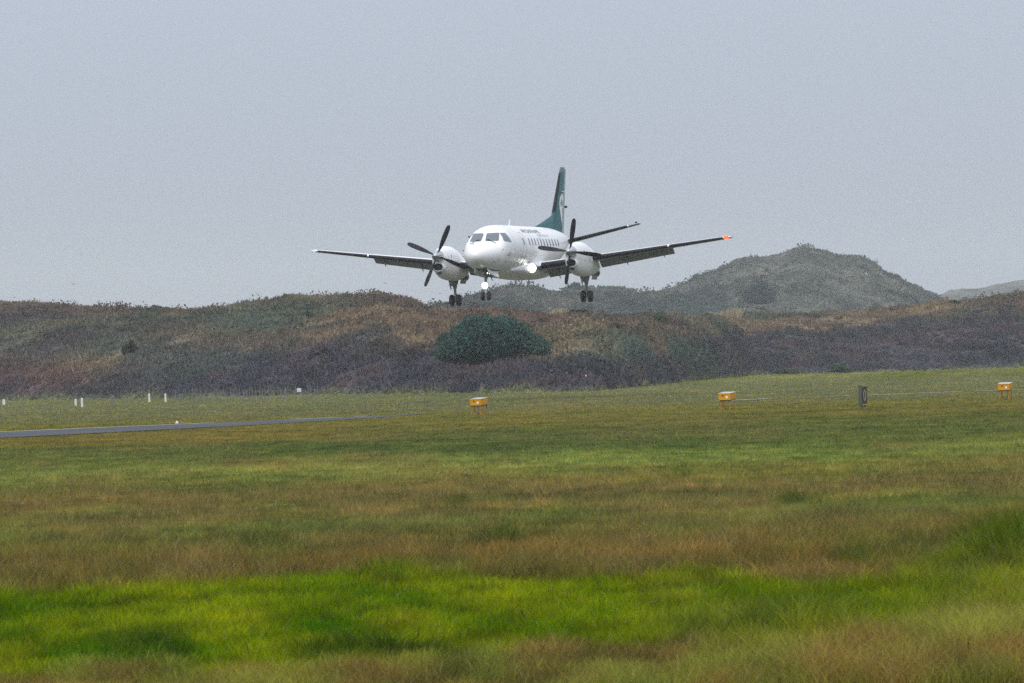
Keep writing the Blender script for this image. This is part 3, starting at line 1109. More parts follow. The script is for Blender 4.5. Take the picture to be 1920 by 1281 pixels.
# low brush fence of thin stakes and two wires
fr = np.random.default_rng(77)
A_, B_ = on_ground(330, 757), on_ground(596, 748)
fence = empty("stake_fence", A_)
nfs = 46
for i in range(nfs):
    t = i / (nfs - 1)
    q = A_.lerp(B_, t) - A_
    mb = MB()
    h = fr.uniform(0.5, 0.95)
    tl = fr.normal(0, 0.05)
    mb.tube([(q.x, q.y, -0.1), (q.x + tl * 0.5, q.y, h * 0.5), (q.x + tl, q.y + fr.normal(0, 0.03), h)], [0.025, 0.022, 0.016], 5)
    mb.build("stake", m_wood, fence)
for z in (0.3, 0.55):
    mb = MB()
    mb.tube([(0, 0.03, z), ((B_ - A_).x, (B_ - A_).y + 0.03, z)], 0.006, 4)
    mb.build("wire", m_steel, fence)
tag(fence, "low fence of thin grey stakes at the foot of the left dune", "fence")
for px, py, h in [(211, 760, 17), (376, 752, 20)]:
    g = on_ground(px, py)
    k = g.y / FPX
    mb = MB()
    mb.tube([(0, 0, -0.2), (0.01, 0, h * k)], [0.03, 0.024], 6)
    o = mb.build("stake", m_wood)
    o.location = g
    tag(o, "thin grey stake in the grass between the two pairs of white posts" if px < 300 else "taller thin grey stake among the left end of the brush fence", "stake")

# runway edge marker
m_red = mat("red_paint", (0.55, 0.06, 0.045), 0.5)
g = on_ground(332, 796.5)
mk = empty("edge_marker", g)
mb = MB()
mb.lathe([(0, 0.075), (0.045, 0.07), (0.05, 0.058)], (0, 0, 0), (0, 0, 1), 20)
mb.build("base", m_red, mk)
mb = MB()
mb.lathe([(0.05, 0.056), (0.10, 0.042), (0.12, 0.034), (0.128, 0.012)], (0, 0, 0), (0, 0, 1), 20)
mb.build("cap", m_post, mk)
tag(mk, "small white and red marker at the runway's far edge", "marker")

# ------------------------------------------------------------------ the airplane
m_paint = mat("white_aircraft_paint", (0.86, 0.86, 0.88), 0.38, coat=0.2, noise=0.05, nscale=1.3)
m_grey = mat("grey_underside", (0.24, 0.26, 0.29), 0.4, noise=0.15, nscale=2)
m_boot = mat("black_deice_rubber", (0.014, 0.014, 0.022), 0.6, spec=0.2)
m_teal = mat("teal_paint", (0.026, 0.135, 0.15), 0.45, spec=0.2, noise=0.12, nscale=1.5)
m_teal2 = mat("dark_grey_fin_cap", (0.12, 0.17, 0.20), 0.5, spec=0.3)
m_glass = mat("cockpit_glass", (0.10, 0.125, 0.15), 0.08, coat=0.0, spec=0.8)
m_cglass = mat("cabin_glass", (0.055, 0.06, 0.075), 0.15)
m_blk = mat("black_blade", (0.011, 0.010, 0.015), 0.55, spec=0.2)
m_spin = mat("spinner_metal", (0.48, 0.49, 0.52), 0.14, metal=1.0)
m_tyre = mat("tyre_rubber", (0.012, 0.012, 0.016), 0.75, noise=0.3, nscale=10)
m_rim = mat("wheel_rim", (0.35, 0.35, 0.36), 0.4, metal=0.5)
m_strut = mat("gear_grey", (0.20, 0.21, 0.22), 0.45, noise=0.3, nscale=8)
m_chrome = mat("oleo_chrome", (0.75, 0.75, 0.76), 0.15, metal=1.0)
m_hole = mat("intake_black", (0.006, 0.006, 0.007), 0.8)
m_bay_shade = mat("bay_shade", (0.04, 0.045, 0.05), 0.7)
m_text = mat("dark_lettering", (0.10, 0.11, 0.125), 0.5)
m_emw = mat("emblem_white", (0.80, 0.81, 0.80), 0.4)
m_emt = mat("emblem_turquoise", (0.02, 0.36, 0.33), 0.4)
m_lamp = emit("landing_lamp", (1.0, 0.97, 0.86), 5.0)
m_small_glow = emit("small_glow", (1.0, 0.97, 0.88), 2.5)  # emission of the small disc by each landing light
m_green = emit("green_lamp", (0.08, 1.0, 0.55), 3.0, (0.02, 0.2, 0.1))
m_redl = emit("red_lamp", (1.0, 0.075, 0.025), 3.2, (0.2, 0.01, 0.005))
m_exh = mat("exhaust_steel", (0.10, 0.095, 0.09), 0.45, metal=0.8)

ZREF = 2.72
S0 = 9.1


def AP(s, y, z):
    """station aft of the nose, port offset, height over the fuselage axis -> airplane local"""
    return Vector((S0 - s, y, z + ZREF))


air = empty("airplane", (0.50, 282.3, 7.44 - ZREF))
YAW = R(13.8)
air.rotation_mode = 'XYZ'
air.matrix_world = (Matrix.Translation((0.51, 282.3, 7.435 - ZREF)) @ Matrix.Rotation(-math.pi / 2 - YAW, 4, 'Z')
                    @ Matrix.Rotation(R(0.22), 4, 'Y'))
tag(air, "white twin propeller airliner with green tail, wheels down, coming in to land", "airplane")

FS = [  # s, top, bottom, half width, centre height
    (0.00, -0.37, -0.39, 0.01, -0.38), (0.04, -0.24, -0.52, 0.15, -0.38), (0.12, -0.13, -0.62, 0.26, -0.38), (0.28, -0.02, -0.73, 0.40, -0.38),
    (0.5, 0.08, -0.83, 0.54, -0.37), (0.8, 0.18, -0.92, 0.69, -0.36), (1.2, 0.26, -1.01, 0.84, -0.33), (1.55, 0.32, -1.07, 0.94, -0.30),
    (1.75, 0.37, -1.09, 0.99, -0.28), (2.0, 0.57, -1.11, 1.03, -0.24), (2.3, 0.80, -1.125, 1.07, -0.19), (2.6, 0.95, -1.135, 1.095, -0.13),
    (3.0, 1.06, -1.145, 1.12, -0.07), (3.5, 1.125, -1.15, 1.14, -0.02), (4.1, 1.15, -1.155, 1.15, 0.0), (5.0, 1.155, -1.155, 1.155, 0.0),
    (12.0, 1.155, -1.155, 1.155, 0.0), (13.2, 1.155, -1.05, 1.13, 0.04), (14.4, 1.14, -0.80, 1.04, 0.14), (15.6, 1.09, -0.52, 0.89, 0.26),
    (16.8, 1.00, -0.22, 0.69, 0.37), (17.8, 0.90, 0.06, 0.48, 0.46), (18.6, 0.80, 0.28, 0.29, 0.53), (19.2, 0.70, 0.42, 0.14, 0.56), (19.5, 0.62, 0.50, 0.05, 0.56)]
FSA = np.array(FS)


def fsec(s):
    return [np.interp(s, FSA[:, 0], FSA[:, k]) for k in range(1, 5)]


def expo(s):
    return np.interp(s, [0, 1.5, 2.0, 2.8, 4.0], [2.0, 2.1, 2.35, 2.2, 2.0])


def fpt(s, th, off=0.0):
    """point on the fuselage skin: th=0 at the top, positive to port"""
    zt, zb, w_, zc = fsec(s)
    n_ = expo(s)
    c, si = math.cos(th), math.sin(th)
    hh = (zt - zc) if c >= 0 else (zc - zb)
    y = w_ * math.copysign(abs(si) ** (2 / n_), si)
    z = zc + hh * math.copysign(abs(c) ** (2 / n_), c)
    if off:
        d = Vector((0, y / max(w_, 1e-3) ** 2, (z - zc) / max(hh, 1e-3) ** 2))
        d.normalize()
        # lean forward where the section is still growing
        g_ = np.interp(s, [0, 1.0, 1.8, 2.6, 3.2, 4.2], [0.8, 0.4, 0.9, 0.6, 0.25, 0])
        d = Vector((g_ * max(0.0, (1 if c > 0 else 0.5)), d.y, d.z)).normalized()
        p_ = AP(s, y, z) + d * off
        return p_
    return AP(s, y, z)


def inside(s, y, z):
    zt, zb, w_, zc = fsec(s)
    n_ = expo(s)
    hh = (zt - zc) if z >= zc else (zc - zb)
    return (abs(y) / w_) ** n_ + (abs(z - zc) / hh) ** n_ <= 1.0


def front_pt(y, z, off=0.0):
    lo, hi = 0.02, 6.0
    for _ in range(40):
        m = (lo + hi) / 2
        if inside(m, y, z):
            hi = m
        else:
            lo = m
    return AP(hi, y, z) + Vector((off * 0.85, 0, off * 0.5))


def side_pt(s, z, sgn, off=0.0):
    zt, zb, w_, zc = fsec(s)
    n_ = expo(s)
    hh = (zt - zc) if z >= zc else (zc - zb)
    y = w_ * max(0.0, 1 - (abs(z - zc) / hh) ** n_) ** (1 / n_)
    return AP(s, sgn * y, z) + Vector((off * 0.25, sgn * off * 0.9, off * 0.4))


def round_poly(pts, rad, k=4):
    out = []
    n = len(pts)
    for i in range(n):
        p0, p1, p2 = (np.array(pts[(i + j - 1) % n], float) for j in range(3))
        a, b = p0 - p1, p2 - p1
        r_ = min(rad, np.linalg.norm(a) * 0.45, np.linalg.norm(b) * 0.45)
        s_, e_ = p1 + a / np.linalg.norm(a) * r_, p1 + b / np.linalg.norm(b) * r_
        for j in range(k + 1):
            t = j / k
            out.append(tuple((1 - t) ** 2 * s_ + 2 * t * (1 - t) * p1 + t * t * e_))
    # densify the long sides
    res = []
    n = len(out)
    for i in range(n):
        p0, p1 = np.array(out[i]), np.array(out[(i + 1) % n])
        m_ = max(1, int(np.linalg.norm(p1 - p0) / 0.08))
        for j in range(m_):
            res.append(tuple(p0 + (p1 - p0) * j / m_))
    return res


def patch(mb, outline, fn, nr_=5, mi=0):
    c = np.mean(np.array(outline), 0)
    n = len(outline)
    vs = [fn(*c)]
    for k in range(1, nr_ + 1):
        for p_ in outline:
            q_ = c + (np.array(p_) - c) * k / nr_
            vs.append(fn(*q_))
    fs = [(0, 1 + i, 1 + (i + 1) % n) for i in range(n)]
    for k in range(nr_ - 1):
        for i in range(n):
            a = 1 + k * n + i
            b = 1 + k * n + (i + 1) % n
            fs.append((a, b, b + n, a + n))
    mb.add(vs, fs, mi, True)


# fuselage shell
ss = np.concatenate([[0.0, 0.015, 0.04, 0.08, 0.13, 0.2], np.linspace(0.28, 4.2, 44), np.linspace(4.6, 12, 14), np.linspace(12.4, 19.5, 30)])
mb = MB()
NT = 56
mb.rings([[fpt(s, 2 * math.pi * k / NT) for k in range(NT)] for s in ss])
fus = mb.build("fuselage", m_paint, air, sharp=60)

# cockpit panes
for sg_ in (-1, 1):
    out = round_poly([(0.065, 0.72), (0.64, 0.735), (0.735, 0.32), (0.095, 0.33)], 0.07)
    mb = MB()
    patch(mb, out, lambda y, z, k=sg_: front_pt(y * k, z, 0.006), 6)
    mb.build("windscreen", m_glass, fus, sharp=80)
    out = round_poly([(2.42, 0.72), (2.86, 0.72), (3.02, 0.25), (2.16, 0.31)], 0.06)
    mb = MB()
    patch(mb, out, lambda s, z, k=sg_: side_pt(s, z, k, 0.006), 6)
    mb.build("cockpit_window", m_glass, fus, sharp=80)
    # wiper
    mb = MB()
    mb.tube([front_pt(y * sg_, z, 0.03) for y, z in [(0.66, 0.20), (0.52, 0.27), (0.38, 0.335), (0.25, 0.375), (0.12, 0.39)]], [0.013, 0.013, 0.012, 0.012, 0.008], 6)
    mb.tube([front_pt(y * sg_, z, 0.035) for y, z in [(0.32, 0.345), (0.24, 0.385)]], 0.024, 6)
    mb.build("wiper", m_blk, fus)
# cabin windows, both sides
for sg_ in (-1, 1):
    for i in range(12):
        s = 5.45 if i == 0 else 6.62 + (i - 1) * 0.62
        hw, hh_ = 0.105, 0.19
        out = round_poly([(s - hw, -hh_), (s + hw, -hh_), (s + hw, hh_), (s - hw, hh_)], 0.09)
        mb = MB()
        patch(mb, out, lambda a, b, k=sg_: fpt(a, k * (math.pi / 2 - 0.29 - b / 1.155), 0.005), 3)
        mb.build("cabin_window", m_cglass, fus, sharp=80)
# passenger door and emergency exit seams (thin recessed-looking strips)
m_seam = mat("panel_seam", (0.42, 0.43, 0.45), 0.5)
for out in (round_poly([(5.12, -0.95), (5.80, -0.95), (5.80, 0.85), (5.12, 0.85)], 0.14), round_poly([(8.9, -0.35), (9.5, -0.35), (9.5, 0.62), (8.9, 0.62)], 0.12)):
    P_ = [fpt(s, math.pi / 2 - a_ / 1.155, 0.004) for s, a_ in out]
    mb = MB()
    mb.tube(P_ + [P_[0]], 0.007, 4, cap=False)
    mb.build("door_seam", m_seam, fus)
for s in (3.55, 4.55):
    mb = MB()
    mb.tube([fpt(s, th, 0.001) for th in np.linspace(-2.4, 2.4, 30)], 0.005, 4)
    mb.build("panel_seam", m_seam, fus)
# small probes, antennas and drains
for s, th in [(1.7, 1.33), (2.15, 1.7), (1.35, 1.95), (1.0, 2.1), (2.2, 2.05), (1.7, -1.33), (2.15, -1.7), (1.0, -2.1)]:
    mb = MB()
    b0 = fpt(s, th, 0.0)
    b1 = fpt(s, th, 0.08)
    mb.tube([b0, b1, b1 + Vector((0.11, 0, 0))], [0.016, 0.014, 0.008], 6)
    mb.build("probe", m_blk, fus)
mb = MB()
mb.tube([front_pt(-0.30, 0.16, 0.0), front_pt(-0.30, 0.16, 0.05) + Vector((0.02, 0, 0.06))], 0.014, 6)
mb.build("probe", m_blk, fus)
mb = MB()
mb.tube([fpt(2.7, -0.95, 0.0), fpt(2.7, -0.95, 0.10)], [0.04, 0.02], 8)
mb.build("antenna", m_blk, fus)
mb = MB()
b0 = fpt(7.1, 0.0)
mb.rings([[b0 + Vector((0.12, 0.012, -0.02)), b0 + Vector((-0.16, 0.012, -0.02)), b0 + Vector((-0.16, -0.012, -0.02)), b0 + Vector((0.12, -0.012, -0.02))],
          [b0 + Vector((-0.08, 0.006, 0.34)), b0 + Vector((-0.2, 0.006, 0.34)), b0 + Vector((-0.2, -0.006, 0.34)), b0 + Vector((-0.08, -0.006, 0.34))]], smooth=False)
mb.build("antenna", m_paint, fus)
for s in (9.3, 10.8):
    b0 = AP(s, 0, -1.5)
    mb = MB()
    mb.rings([[b0 + Vector((0.1, 0.01, 0.05)), b0 + Vector((-0.12, 0.01, 0.05)), b0 + Vector((-0.12, -0.01, 0.05)), b0 + Vector((0.1, -0.01, 0.05))],
              [b0 + Vector((-0.04, 0.006, -0.14)), b0 + Vector((-0.12, 0.006, -0.14)), b0 + Vector((-0.12, -0.006, -0.14)), b0 + Vector((-0.04, -0.006, -0.14))]], smooth=False)
    mb.build("antenna", m_blk, fus)


# lettering above the windows (read nose to tail on the port side)
def fus_text(txt, size, s0, th0, stretch, m):
    me = text_mesh(txt, size)
    for v in me.vertices:
        v.co = fpt(s0 + v.co.x * stretch, th0 - v.co.y / 1.155, 0.012)
    me.materials.clear()
    me.materials.append(m)
    return obj("lettering", me, fus)


fus_text("AIR CHATHAMS", 0.40, 6.3, 0.84, 1.3, m_text)
fus_text("airchathams.co.nz", 0.24, 8.9, 1.0, 1.35, m_seam)
fus_text("KCIZ", 0.22, 2.35, 1.78, 1.0, m_text)

# wing to body fairing
fair = [(4.7, 0.62, -0.98, -1.17), (5.5, 0.86, -0.80, -1.23), (6.3, 0.96, -0.68, -1.32), (7.0, 1.02, -0.60, -1.42), (7.8, 1.16, -0.50, -1.49), (9.0, 1.22, -0.46, -1.52),
        (10.2, 1.22, -0.46, -1.52), (11.2, 1.15, -0.55, -1.46), (12.2, 1.0, -0.68, -1.35), (13.0, 0.75, -0.85, -1.18), (13.5, 0.5, -0.95, -1.06)]
mb = MB()
rg = []
for s, w_, zt, zb in fair:
    zc, hh_ = (zt + zb) / 2, (zt - zb) / 2
    rg.append([AP(s, w_ * math.copysign(abs(math.sin(a)) ** 0.62, math.sin(a)), zc + hh_ * math.copysign(abs(math.cos(a)) ** 0.75, math.cos(a)))
               for a in np.linspace(0, 2 * math.pi, 40, endpoint=False)])
mb.rings(rg)
mb.build("belly_fairing", m_paint, air, sharp=50)


# ---- wing
def foil(n, tc, x1=1.0, x0=0.0):
    """upper then lower surface points (x/c, z/c) from x1 round the nose and back"""
    a = np.linspace(0, 1, n)
    x = x0 + (x1 - x0) * (1 - np.cos(a * math.pi / 2))
    def th(x_):
        return 5 * tc * (0.2969 * np.sqrt(x_) - 0.126 * x_ - 0.3516 * x_ ** 2 + 0.2843 * x_ ** 3 - 0.1036 * x_ ** 4)
    cm = 0.02 * np.sin(np.pi * x)
    up = list(zip(x[::-1], (cm + th(x))[::-1]))
    lo = list(zip(x[1:], (cm - th(x))[1:]))
    return up + lo


WZ0, WDI = -1.08, math.tan(R(6.95))


def wing_le(y):
    return np.interp(y, [0, 10.72], [7.72, 8.86])


def wing_c(y):
    return np.interp(y, [0, 1.1, 10.72], [2.85, 2.75, 1.08])


def wing_z(y):
    return WZ0 + WDI * y


def wpt(y, xc, zc_, sgn, grow=0.0):
    c = wing_c(y)
    a = R(2.0)
    x_, z_ = xc * c, zc_ * c + grow
    return AP(wing_le(y) + x_ * math.cos(a) + z_ * math.sin(a), sgn * y, wing_z(y) + 0.05 - x_ * math.sin(a) + z_ * math.cos(a))


def tc(y):
    return np.interp(y, [0, 10.72], [0.16, 0.12])


XE = 0.76
for sg_ in (-1, 1):
    ys = np.concatenate([np.linspace(0.4, 10.3, 26), [10.5, 10.64, 10.72]])
    mb = MB()
    rg = []
    for y in ys:
        k = 1.0 if y <= 10.3 else (1.0, 0.92, 0.7, 0.35)[int(np.searchsorted([10.3, 10.5, 10.64, 10.72], y))]
        xe = XE if y < 10.2 else 1.0
        if y > 10.2 and y <= 10.3:
            xe = XE
        rg.append([wpt(y, 0.3 + (xc - 0.3) * (0.55 + 0.45 * k), zc_ * k, sg_) for xc, zc_ in foil(18, tc(y), xe)])
    mb.rings(rg, smooth=True)
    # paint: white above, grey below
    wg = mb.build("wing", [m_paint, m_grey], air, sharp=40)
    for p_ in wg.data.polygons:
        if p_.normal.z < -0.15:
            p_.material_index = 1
    # rubber de-icing boot on the leading edge, in two lengths
    for ya, yb in ((1.35, 2.85), (3.92, 7.62), (7.70, 10.35)):
        mb = MB()
        rg = []
        for y in np.linspace(ya, yb, 10):
            pts = foil(12, tc(y) * 1.03, 0.085)
            rg.append([wpt(y, xc - 0.004, zc_, sg_, 0.0) for xc, zc_ in pts])
        mb.rings(rg, closed=False, cap=False)
        mb.build("deice_boot", m_boot, wg, sharp=60)
    # flaps, 35 degrees down
    for ya, yb in ((1.2, 2.86), (3.90, 7.66)):
        mb = MB()
        rg = []
        for y in np.linspace(ya, yb, 6):
            c = wing_c(y)
            d_ = R(33)
            hx, hz = 0.69 * c, -0.004 * c
            row = []
            for xf, zf in foil(10, 0.15):
                x_, z_ = xf * 0.31 * c, zf * 0.30 * c
                row.append(AP(wing_le(y) + hx + x_ * math.cos(d_) + z_ * math.sin(d_), sg_ * y, wing_z(y) + hz - x_ * math.sin(d_) + z_ * math.cos(d_) - 0.02))
            rg.append(row)
        mb.rings(rg)
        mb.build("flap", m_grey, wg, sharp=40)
    # aileron, neutral
    mb = MB()
    rg = []
    for y in np.linspace(7.72, 10.18, 5):
        up = [(xc, zc_) for xc, zc_ in foil(18, tc(y)) if xc > XE + 0.012]
        rg.append([wpt(y, xc, zc_, sg_) for xc, zc_ in up])
    mb.rings(rg)
    mb.build("aileron", m_paint, wg, sharp=40)
    # flap hinge fairings
    for y in (1.75, 5.25, 7.15):
        c = wing_c(y)
        mb = MB()
        mb.tube([wpt(y, 0.55, -0.06, sg_), wpt(y, 0.72, -0.085, sg_), AP(wing_le(y) + 0.95 * c, sg_ * y, wing_z(y) - 0.24 * c)], [0.02, 0.06, 0.015], 8)
        mb.build("flap_hinge", m_grey, wg)
    # navigation light in the tip
    mb = MB()
    kl = 1.5 if sg_ > 0 else 0.75
    mb.lathe([(-0.10 * kl, 0.0), (-0.07 * kl, 0.05 * kl), (0.0, 0.065 * kl), (0.07 * kl, 0.05 * kl), (0.12 * kl, 0.0)], wpt(10.5, 0.05, 0.01, sg_), (0.3, sg_, 0), 14)
    nl = mb.build("navigation_light", m_redl if sg_ > 0 else m_green, wg)
    # static wicks
    mb = MB()
    for y in (9.2, 9.7, 10.1):
        b0 = wpt(y, 0.99, 0.0, sg_)
        mb.tube([b0, b0 + Vector((-0.16, 0, 0))], 0.006, 4)
    mb.build("static_wick", m_blk, wg)
    # landing lights in the wing root, and a small glowing disc ahead of each
    for (s, y, z, r_, nm) in ((7.15, 1.08, -0.97, 0.22, "landing_light"), (6.5, 0.93, -0.76, 0.065, "small_glow_disc")):
        mb = MB()
        mb.lathe([(-0.6, r_ * 0.75), (-0.05, r_ * 1.12), (0.13, r_ * 1.12), (0.13, r_ * 1.05), (0.02, r_ * 1.03)], AP(s, sg_ * y, z), (1, 0.03 * sg_, -0.03), 20)
        ll = mb.build(nm, m_rim, wg)
        mb = MB()
        mb.lathe([(0.025, r_ * 1.02), (0.045, r_ * 0.6), (0.05, 0.0)], AP(s, sg_ * y, z), (1, 0.03 * sg_, -0.03), 20)
        mb.build("lamp_lens", m_lamp if r_ > 0.1 else m_small_glow, ll)

# ---- engines
NAC = [(5.92, 0.02, -1.02, 0.27, -0.35), (6.0, 0.07, -1.09, 0.32, -0.38), (6.2, 0.13, -1.18, 0.38, -0.4), (6.6, 0.20, -1.29, 0.46, -0.45), (7.2, 0.26, -1.39, 0.53, -0.52),
       (8.0, 0.24, -1.45, 0.565, -0.6), (8.8, 0.10, -1.46, 0.56, -0.68), (9.6, -0.18, -1.42, 0.52, -0.78), (10.4, -0.48, -1.30, 0.43, -0.86), (11.1, -0.70, -1.14, 0.28, -0.9), (11.5, -0.82, -1.0, 0.10, -0.91)]
NA = np.array(NAC)


def npt(s, th, yc, off=0.0):
    zt, zb, w_, zc = [np.interp(s, NA[:, 0], NA[:, k]) for k in range(1, 5)]
    c, si = math.cos(th), math.sin(th)
    n_ = 2.0 if c >= 0 else 2.4
    hh_ = (zt - zc) if c >= 0 else (zc - zb)
    return AP(s, yc + (w_ + off) * math.copysign(abs(si) ** (2 / n_), si), zc + (hh_ + off) * math.copysign(abs(c) ** (2 / n_), c))


HUBZ = -0.24


def blade(axis_u, axis_v, c0):
    """paddle blade along +u in the disc plane (u, v); x is forward"""
    st = [(0.16, 0.09, 60, 0.09), (0.30, 0.11, 55, 0.07), (0.5, 0.19, 46, 0.035), (0.8, 0.25, 38, 0.026), (1.1, 0.26, 31, 0.02), (1.35, 0.24, 26, 0.016), (1.52, 0.20, 24, 0.012), (1.60, 0.13, 23, 0.008), (1.63, 0.05, 23, 0.004)]
    mb_ = MB()
    rg_ = []
    for r_, ch, tw, tk in st:
        a = R(90 - tw)
        cd = axis_v * math.sin(R(90) - R(tw)) + Vector((1, 0, 0)) * math.sin(R(tw))
        cd.normalize()
        nn = axis_u.cross(cd).normalized()
        ring = []
        for k in range(12):
            q_ = 2 * math.pi * k / 12
            ring.append(c0 + axis_u * r_ + cd * (math.cos(q_) * ch / 2) + nn * (math.sin(q_) * tk / 2 * (1.2 if math.cos(q_) > 0 else 0.8)))
        rg_.append(ring)
    mb_.rings(rg_)
    return mb_


for sg_, ph in ((-1, 66.0), (1, 81.0)):
    yc = 3.36 * sg_
    mb = MB()
    sx = np.concatenate([[5.92, 5.96, 6.0, 6.1], np.linspace(6.2, 11.5, 30)])
    mb.rings([[npt(s, 2 * math.pi * k / 40, yc) for k in range(40)] for s in sx])
    nac = mb.build("nacelle", m_paint, air, sharp=50)
    # chin intake: lip ring and dark throat
    def oval(s, kx, kz, zc=-0.80):
        return [AP(s, yc + kx * math.copysign(abs(math.sin(a)) ** 0.8, math.sin(a)), zc + kz * math.copysign(abs(math.cos(a)) ** 0.8, math.cos(a))) for a in np.linspace(0, 2 * math.pi, 28, endpoint=False)]
    mb = MB()
    mb.rings([oval(6.12, 0.33, 0.27), oval(5.90, 0.285, 0.215), oval(5.82, 0.255, 0.19), oval(5.84, 0.235, 0.172), oval(5.915, 0.225, 0.165)], cap=False)
    lip = mb.build("intake_lip", m_paint, nac, sharp=70)
    mb = MB()
    mb.rings([oval(5.90, 0.232, 0.172), oval(5.905, 0.05, 0.04)], smooth=False)
    mb.build("intake_throat", m_hole, nac)
    mb = MB()
    mb.box(AP(5.99, yc + 0.03, -1.09), (0.12, 0.20, 0.10))
    mb.build("oil_cooler_inlet", m_hole, nac, bevel=0.02)
    # access panel and vents on the cowling
    for s, th in ((6.75, 1.15), (7.6, 1.5), (6.75, -1.15)):
        mb = MB()
        P0 = npt(s, th, yc, 0.004)
        P1 = npt(s, th + 0.22, yc, 0.004)
        P2 = npt(s + 0.07, th + 0.22, yc, 0.004)
        P3 = npt(s + 0.07, th, yc, 0.004)
        mb.add([P0, P1, P2, P3], [(0, 1, 2, 3)])
        mb.build("vent", m_hole, nac)
    for s in (6.35, 7.9):
        mb = MB()
        mb.tube([npt(s, th, yc, 0.001) for th in np.linspace(-2.9, 2.9, 30)], 0.005, 4)
        mb.build("cowl_seam", m_seam, nac)
    mb = MB()
    mb.tube([npt(s, 1.75, yc, 0.001) for s in np.linspace(6.0, 9.0, 16)], 0.005, 4)
    mb.build("cowl_seam", m_seam, nac)
    # exhaust pipe under the tail of the nacelle
    mb = MB()
    mb.lathe([(-0.5, 0.20), (0.0, 0.24), (0.45, 0.24), (0.47, 0.22), (0.40, 0.20), (0.1, 0.19), (0.1, 0.0)], AP(10.15, yc + 0.12, -1.20), (-1, 0, -0.12), 20)
    mb.build("exhaust_pipe", m_exh, nac)

    # propeller
    pr = MB()
    pr.lathe([(-0.62, 0.02), (-0.60, 0.06), (-0.52, 0.13), (-0.38, 0.205), (-0.2, 0.26), (-0.02, 0.285), (0.03, 0.285), (0.05, 0.24)], AP(5.86, yc, HUBZ), (-1, 0, 0), 32)
    prop = pr.build("propeller", m_spin, air, sharp=50)
    hc_ = AP(5.70, yc, HUBZ)
    for k in range(4):
        a = R(ph + 90 * k)
        # angle measured from the port direction towards up, as seen from ahead
        u_ = Vector((0, math.cos(a), math.sin(a)))
        v_ = Vector((0, -math.sin(a), math.cos(a)))
        blade(u_, v_, hc_).build("blade", m_blk, prop, sharp=60)

    # main gear
    lgx = AP(9.1, yc, 0)
    mb = MB()
    mb.tube([AP(8.95, yc, -1.35), AP(9.02, yc, -1.62), AP(9.07, yc, -1.86)], [0.13, 0.115, 0.085], 14)
    mb.tube([AP(9.07, yc, -1.84), AP(9.09, yc, -2.16)], 0.066, 14)
    mb.box(AP(8.98, yc - 0.10, -1.55), (0.22, 0.10, 0.34))
    mb.tube([AP(9.7, yc, -1.42), AP(9.12, yc, -1.92)], 0.04, 8)
    gear = mb.build("main_landing_gear", m_strut, air)
    mb = MB()
    mb.tube([AP(9.09, yc, -2.10), AP(9.1, yc, -2.46)], 0.042, 12)
    mb.build("oleo", m_chrome, gear)
    mb = MB()
    mb.tube([AP(9.1, yc - 0.20, -2.43), AP(9.1, yc + 0.20, -2.43)], 0.05, 12)
    mb.tube([AP(9.14, yc + 0.03, -2.12), AP(9.3, yc + 0.03, -2.25), AP(9.14, yc + 0.03, -2.40)], 0.025, 6)
    mb.build("axle", m_strut, gear)
    mb = MB()
    for q_ in (-1, 1):
        pass
    mb.box(AP(8.9, yc - 0.19, -1.72), (0.34, 0.018, 0.34), Matrix.Rotation(R(10), 3, 'X'))
    mb.build("gear_door", m_paint, gear)
    mb = MB()
    mb.box(AP(9.6, yc - 0.30, -1.50), (1.1, 0.02, 0.22), Matrix.Rotation(R(12), 3, 'X'))
    mb.box(AP(9.6, yc + 0.30, -1.50), (1.1, 0.02, 0.22), Matrix.Rotation(R(-12), 3, 'X'))
    mb.build("gear_door", m_grey, gear)
    for q_ in (-1, 1):
        wc = AP(9.1, yc + q_ * 0.178, -2.43)
        mb = MB()
        mb.lathe([(-0.10, 0.15), (-0.105, 0.20), (-0.095, 0.255), (-0.06, 0.287), (0, 0.293), (0.06, 0.287), (0.095, 0.255), (0.105, 0.20), (0.10, 0.15)], wc, (0, 1, 0), 32, 0)
        mb.lathe([(-0.085, 0.0), (-0.085, 0.06), (-0.075, 0.15), (0.075, 0.15), (0.085, 0.06), (0.085, 0.0)], wc, (0, 1, 0), 24, 1)
        mb.build("wheel", [m_tyre, m_rim], gear)

# nose gear
mb = MB()
mb.tube([AP(2.02, 0, -1.0), AP(1.97, 0, -1.78)], [0.075, 0.062], 14)
mb.tube([AP(2.75, 0, -1.12), AP(2.0, 0, -1.62)], 0.035, 8)
ng = mb.build("nose_landing_gear", m_strut, air)
mb = MB()
mb.tube([AP(1.97, 0, -1.74), AP(1.95, 0, -2.33)], 0.036, 12)
mb.build("oleo", m_chrome, ng)
mb = MB()
mb.tube([AP(1.95, -0.17, -2.33), AP(1.95, 0.17, -2.33)], 0.035, 10)
mb.tube([AP(2.0, 0.02, -1.78), AP(2.16, 0.02, -2.02), AP(2.0, 0.02, -2.26)], 0.02, 6)
mb.build("axle", m_strut, ng)
for q_ in (-1, 1):
    wc = AP(1.95, q_ * 0.155, -2.33)
    mb = MB()
    mb.lathe([(-0.07, 0.10), (-0.078, 0.14), (-0.07, 0.18), (-0.045, 0.203), (0, 0.208), (0.045, 0.203), (0.07, 0.18), (0.078, 0.14), (0.07, 0.10)], wc, (0, 1, 0), 28, 0)
    mb.lathe([(-0.06, 0.0), (-0.06, 0.05), (-0.05, 0.10), (0.05, 0.10), (0.06, 0.05), (0.06, 0.0)], wc, (0, 1, 0), 20, 1)
    mb.build("wheel", [m_tyre, m_rim], ng)
mb = MB()
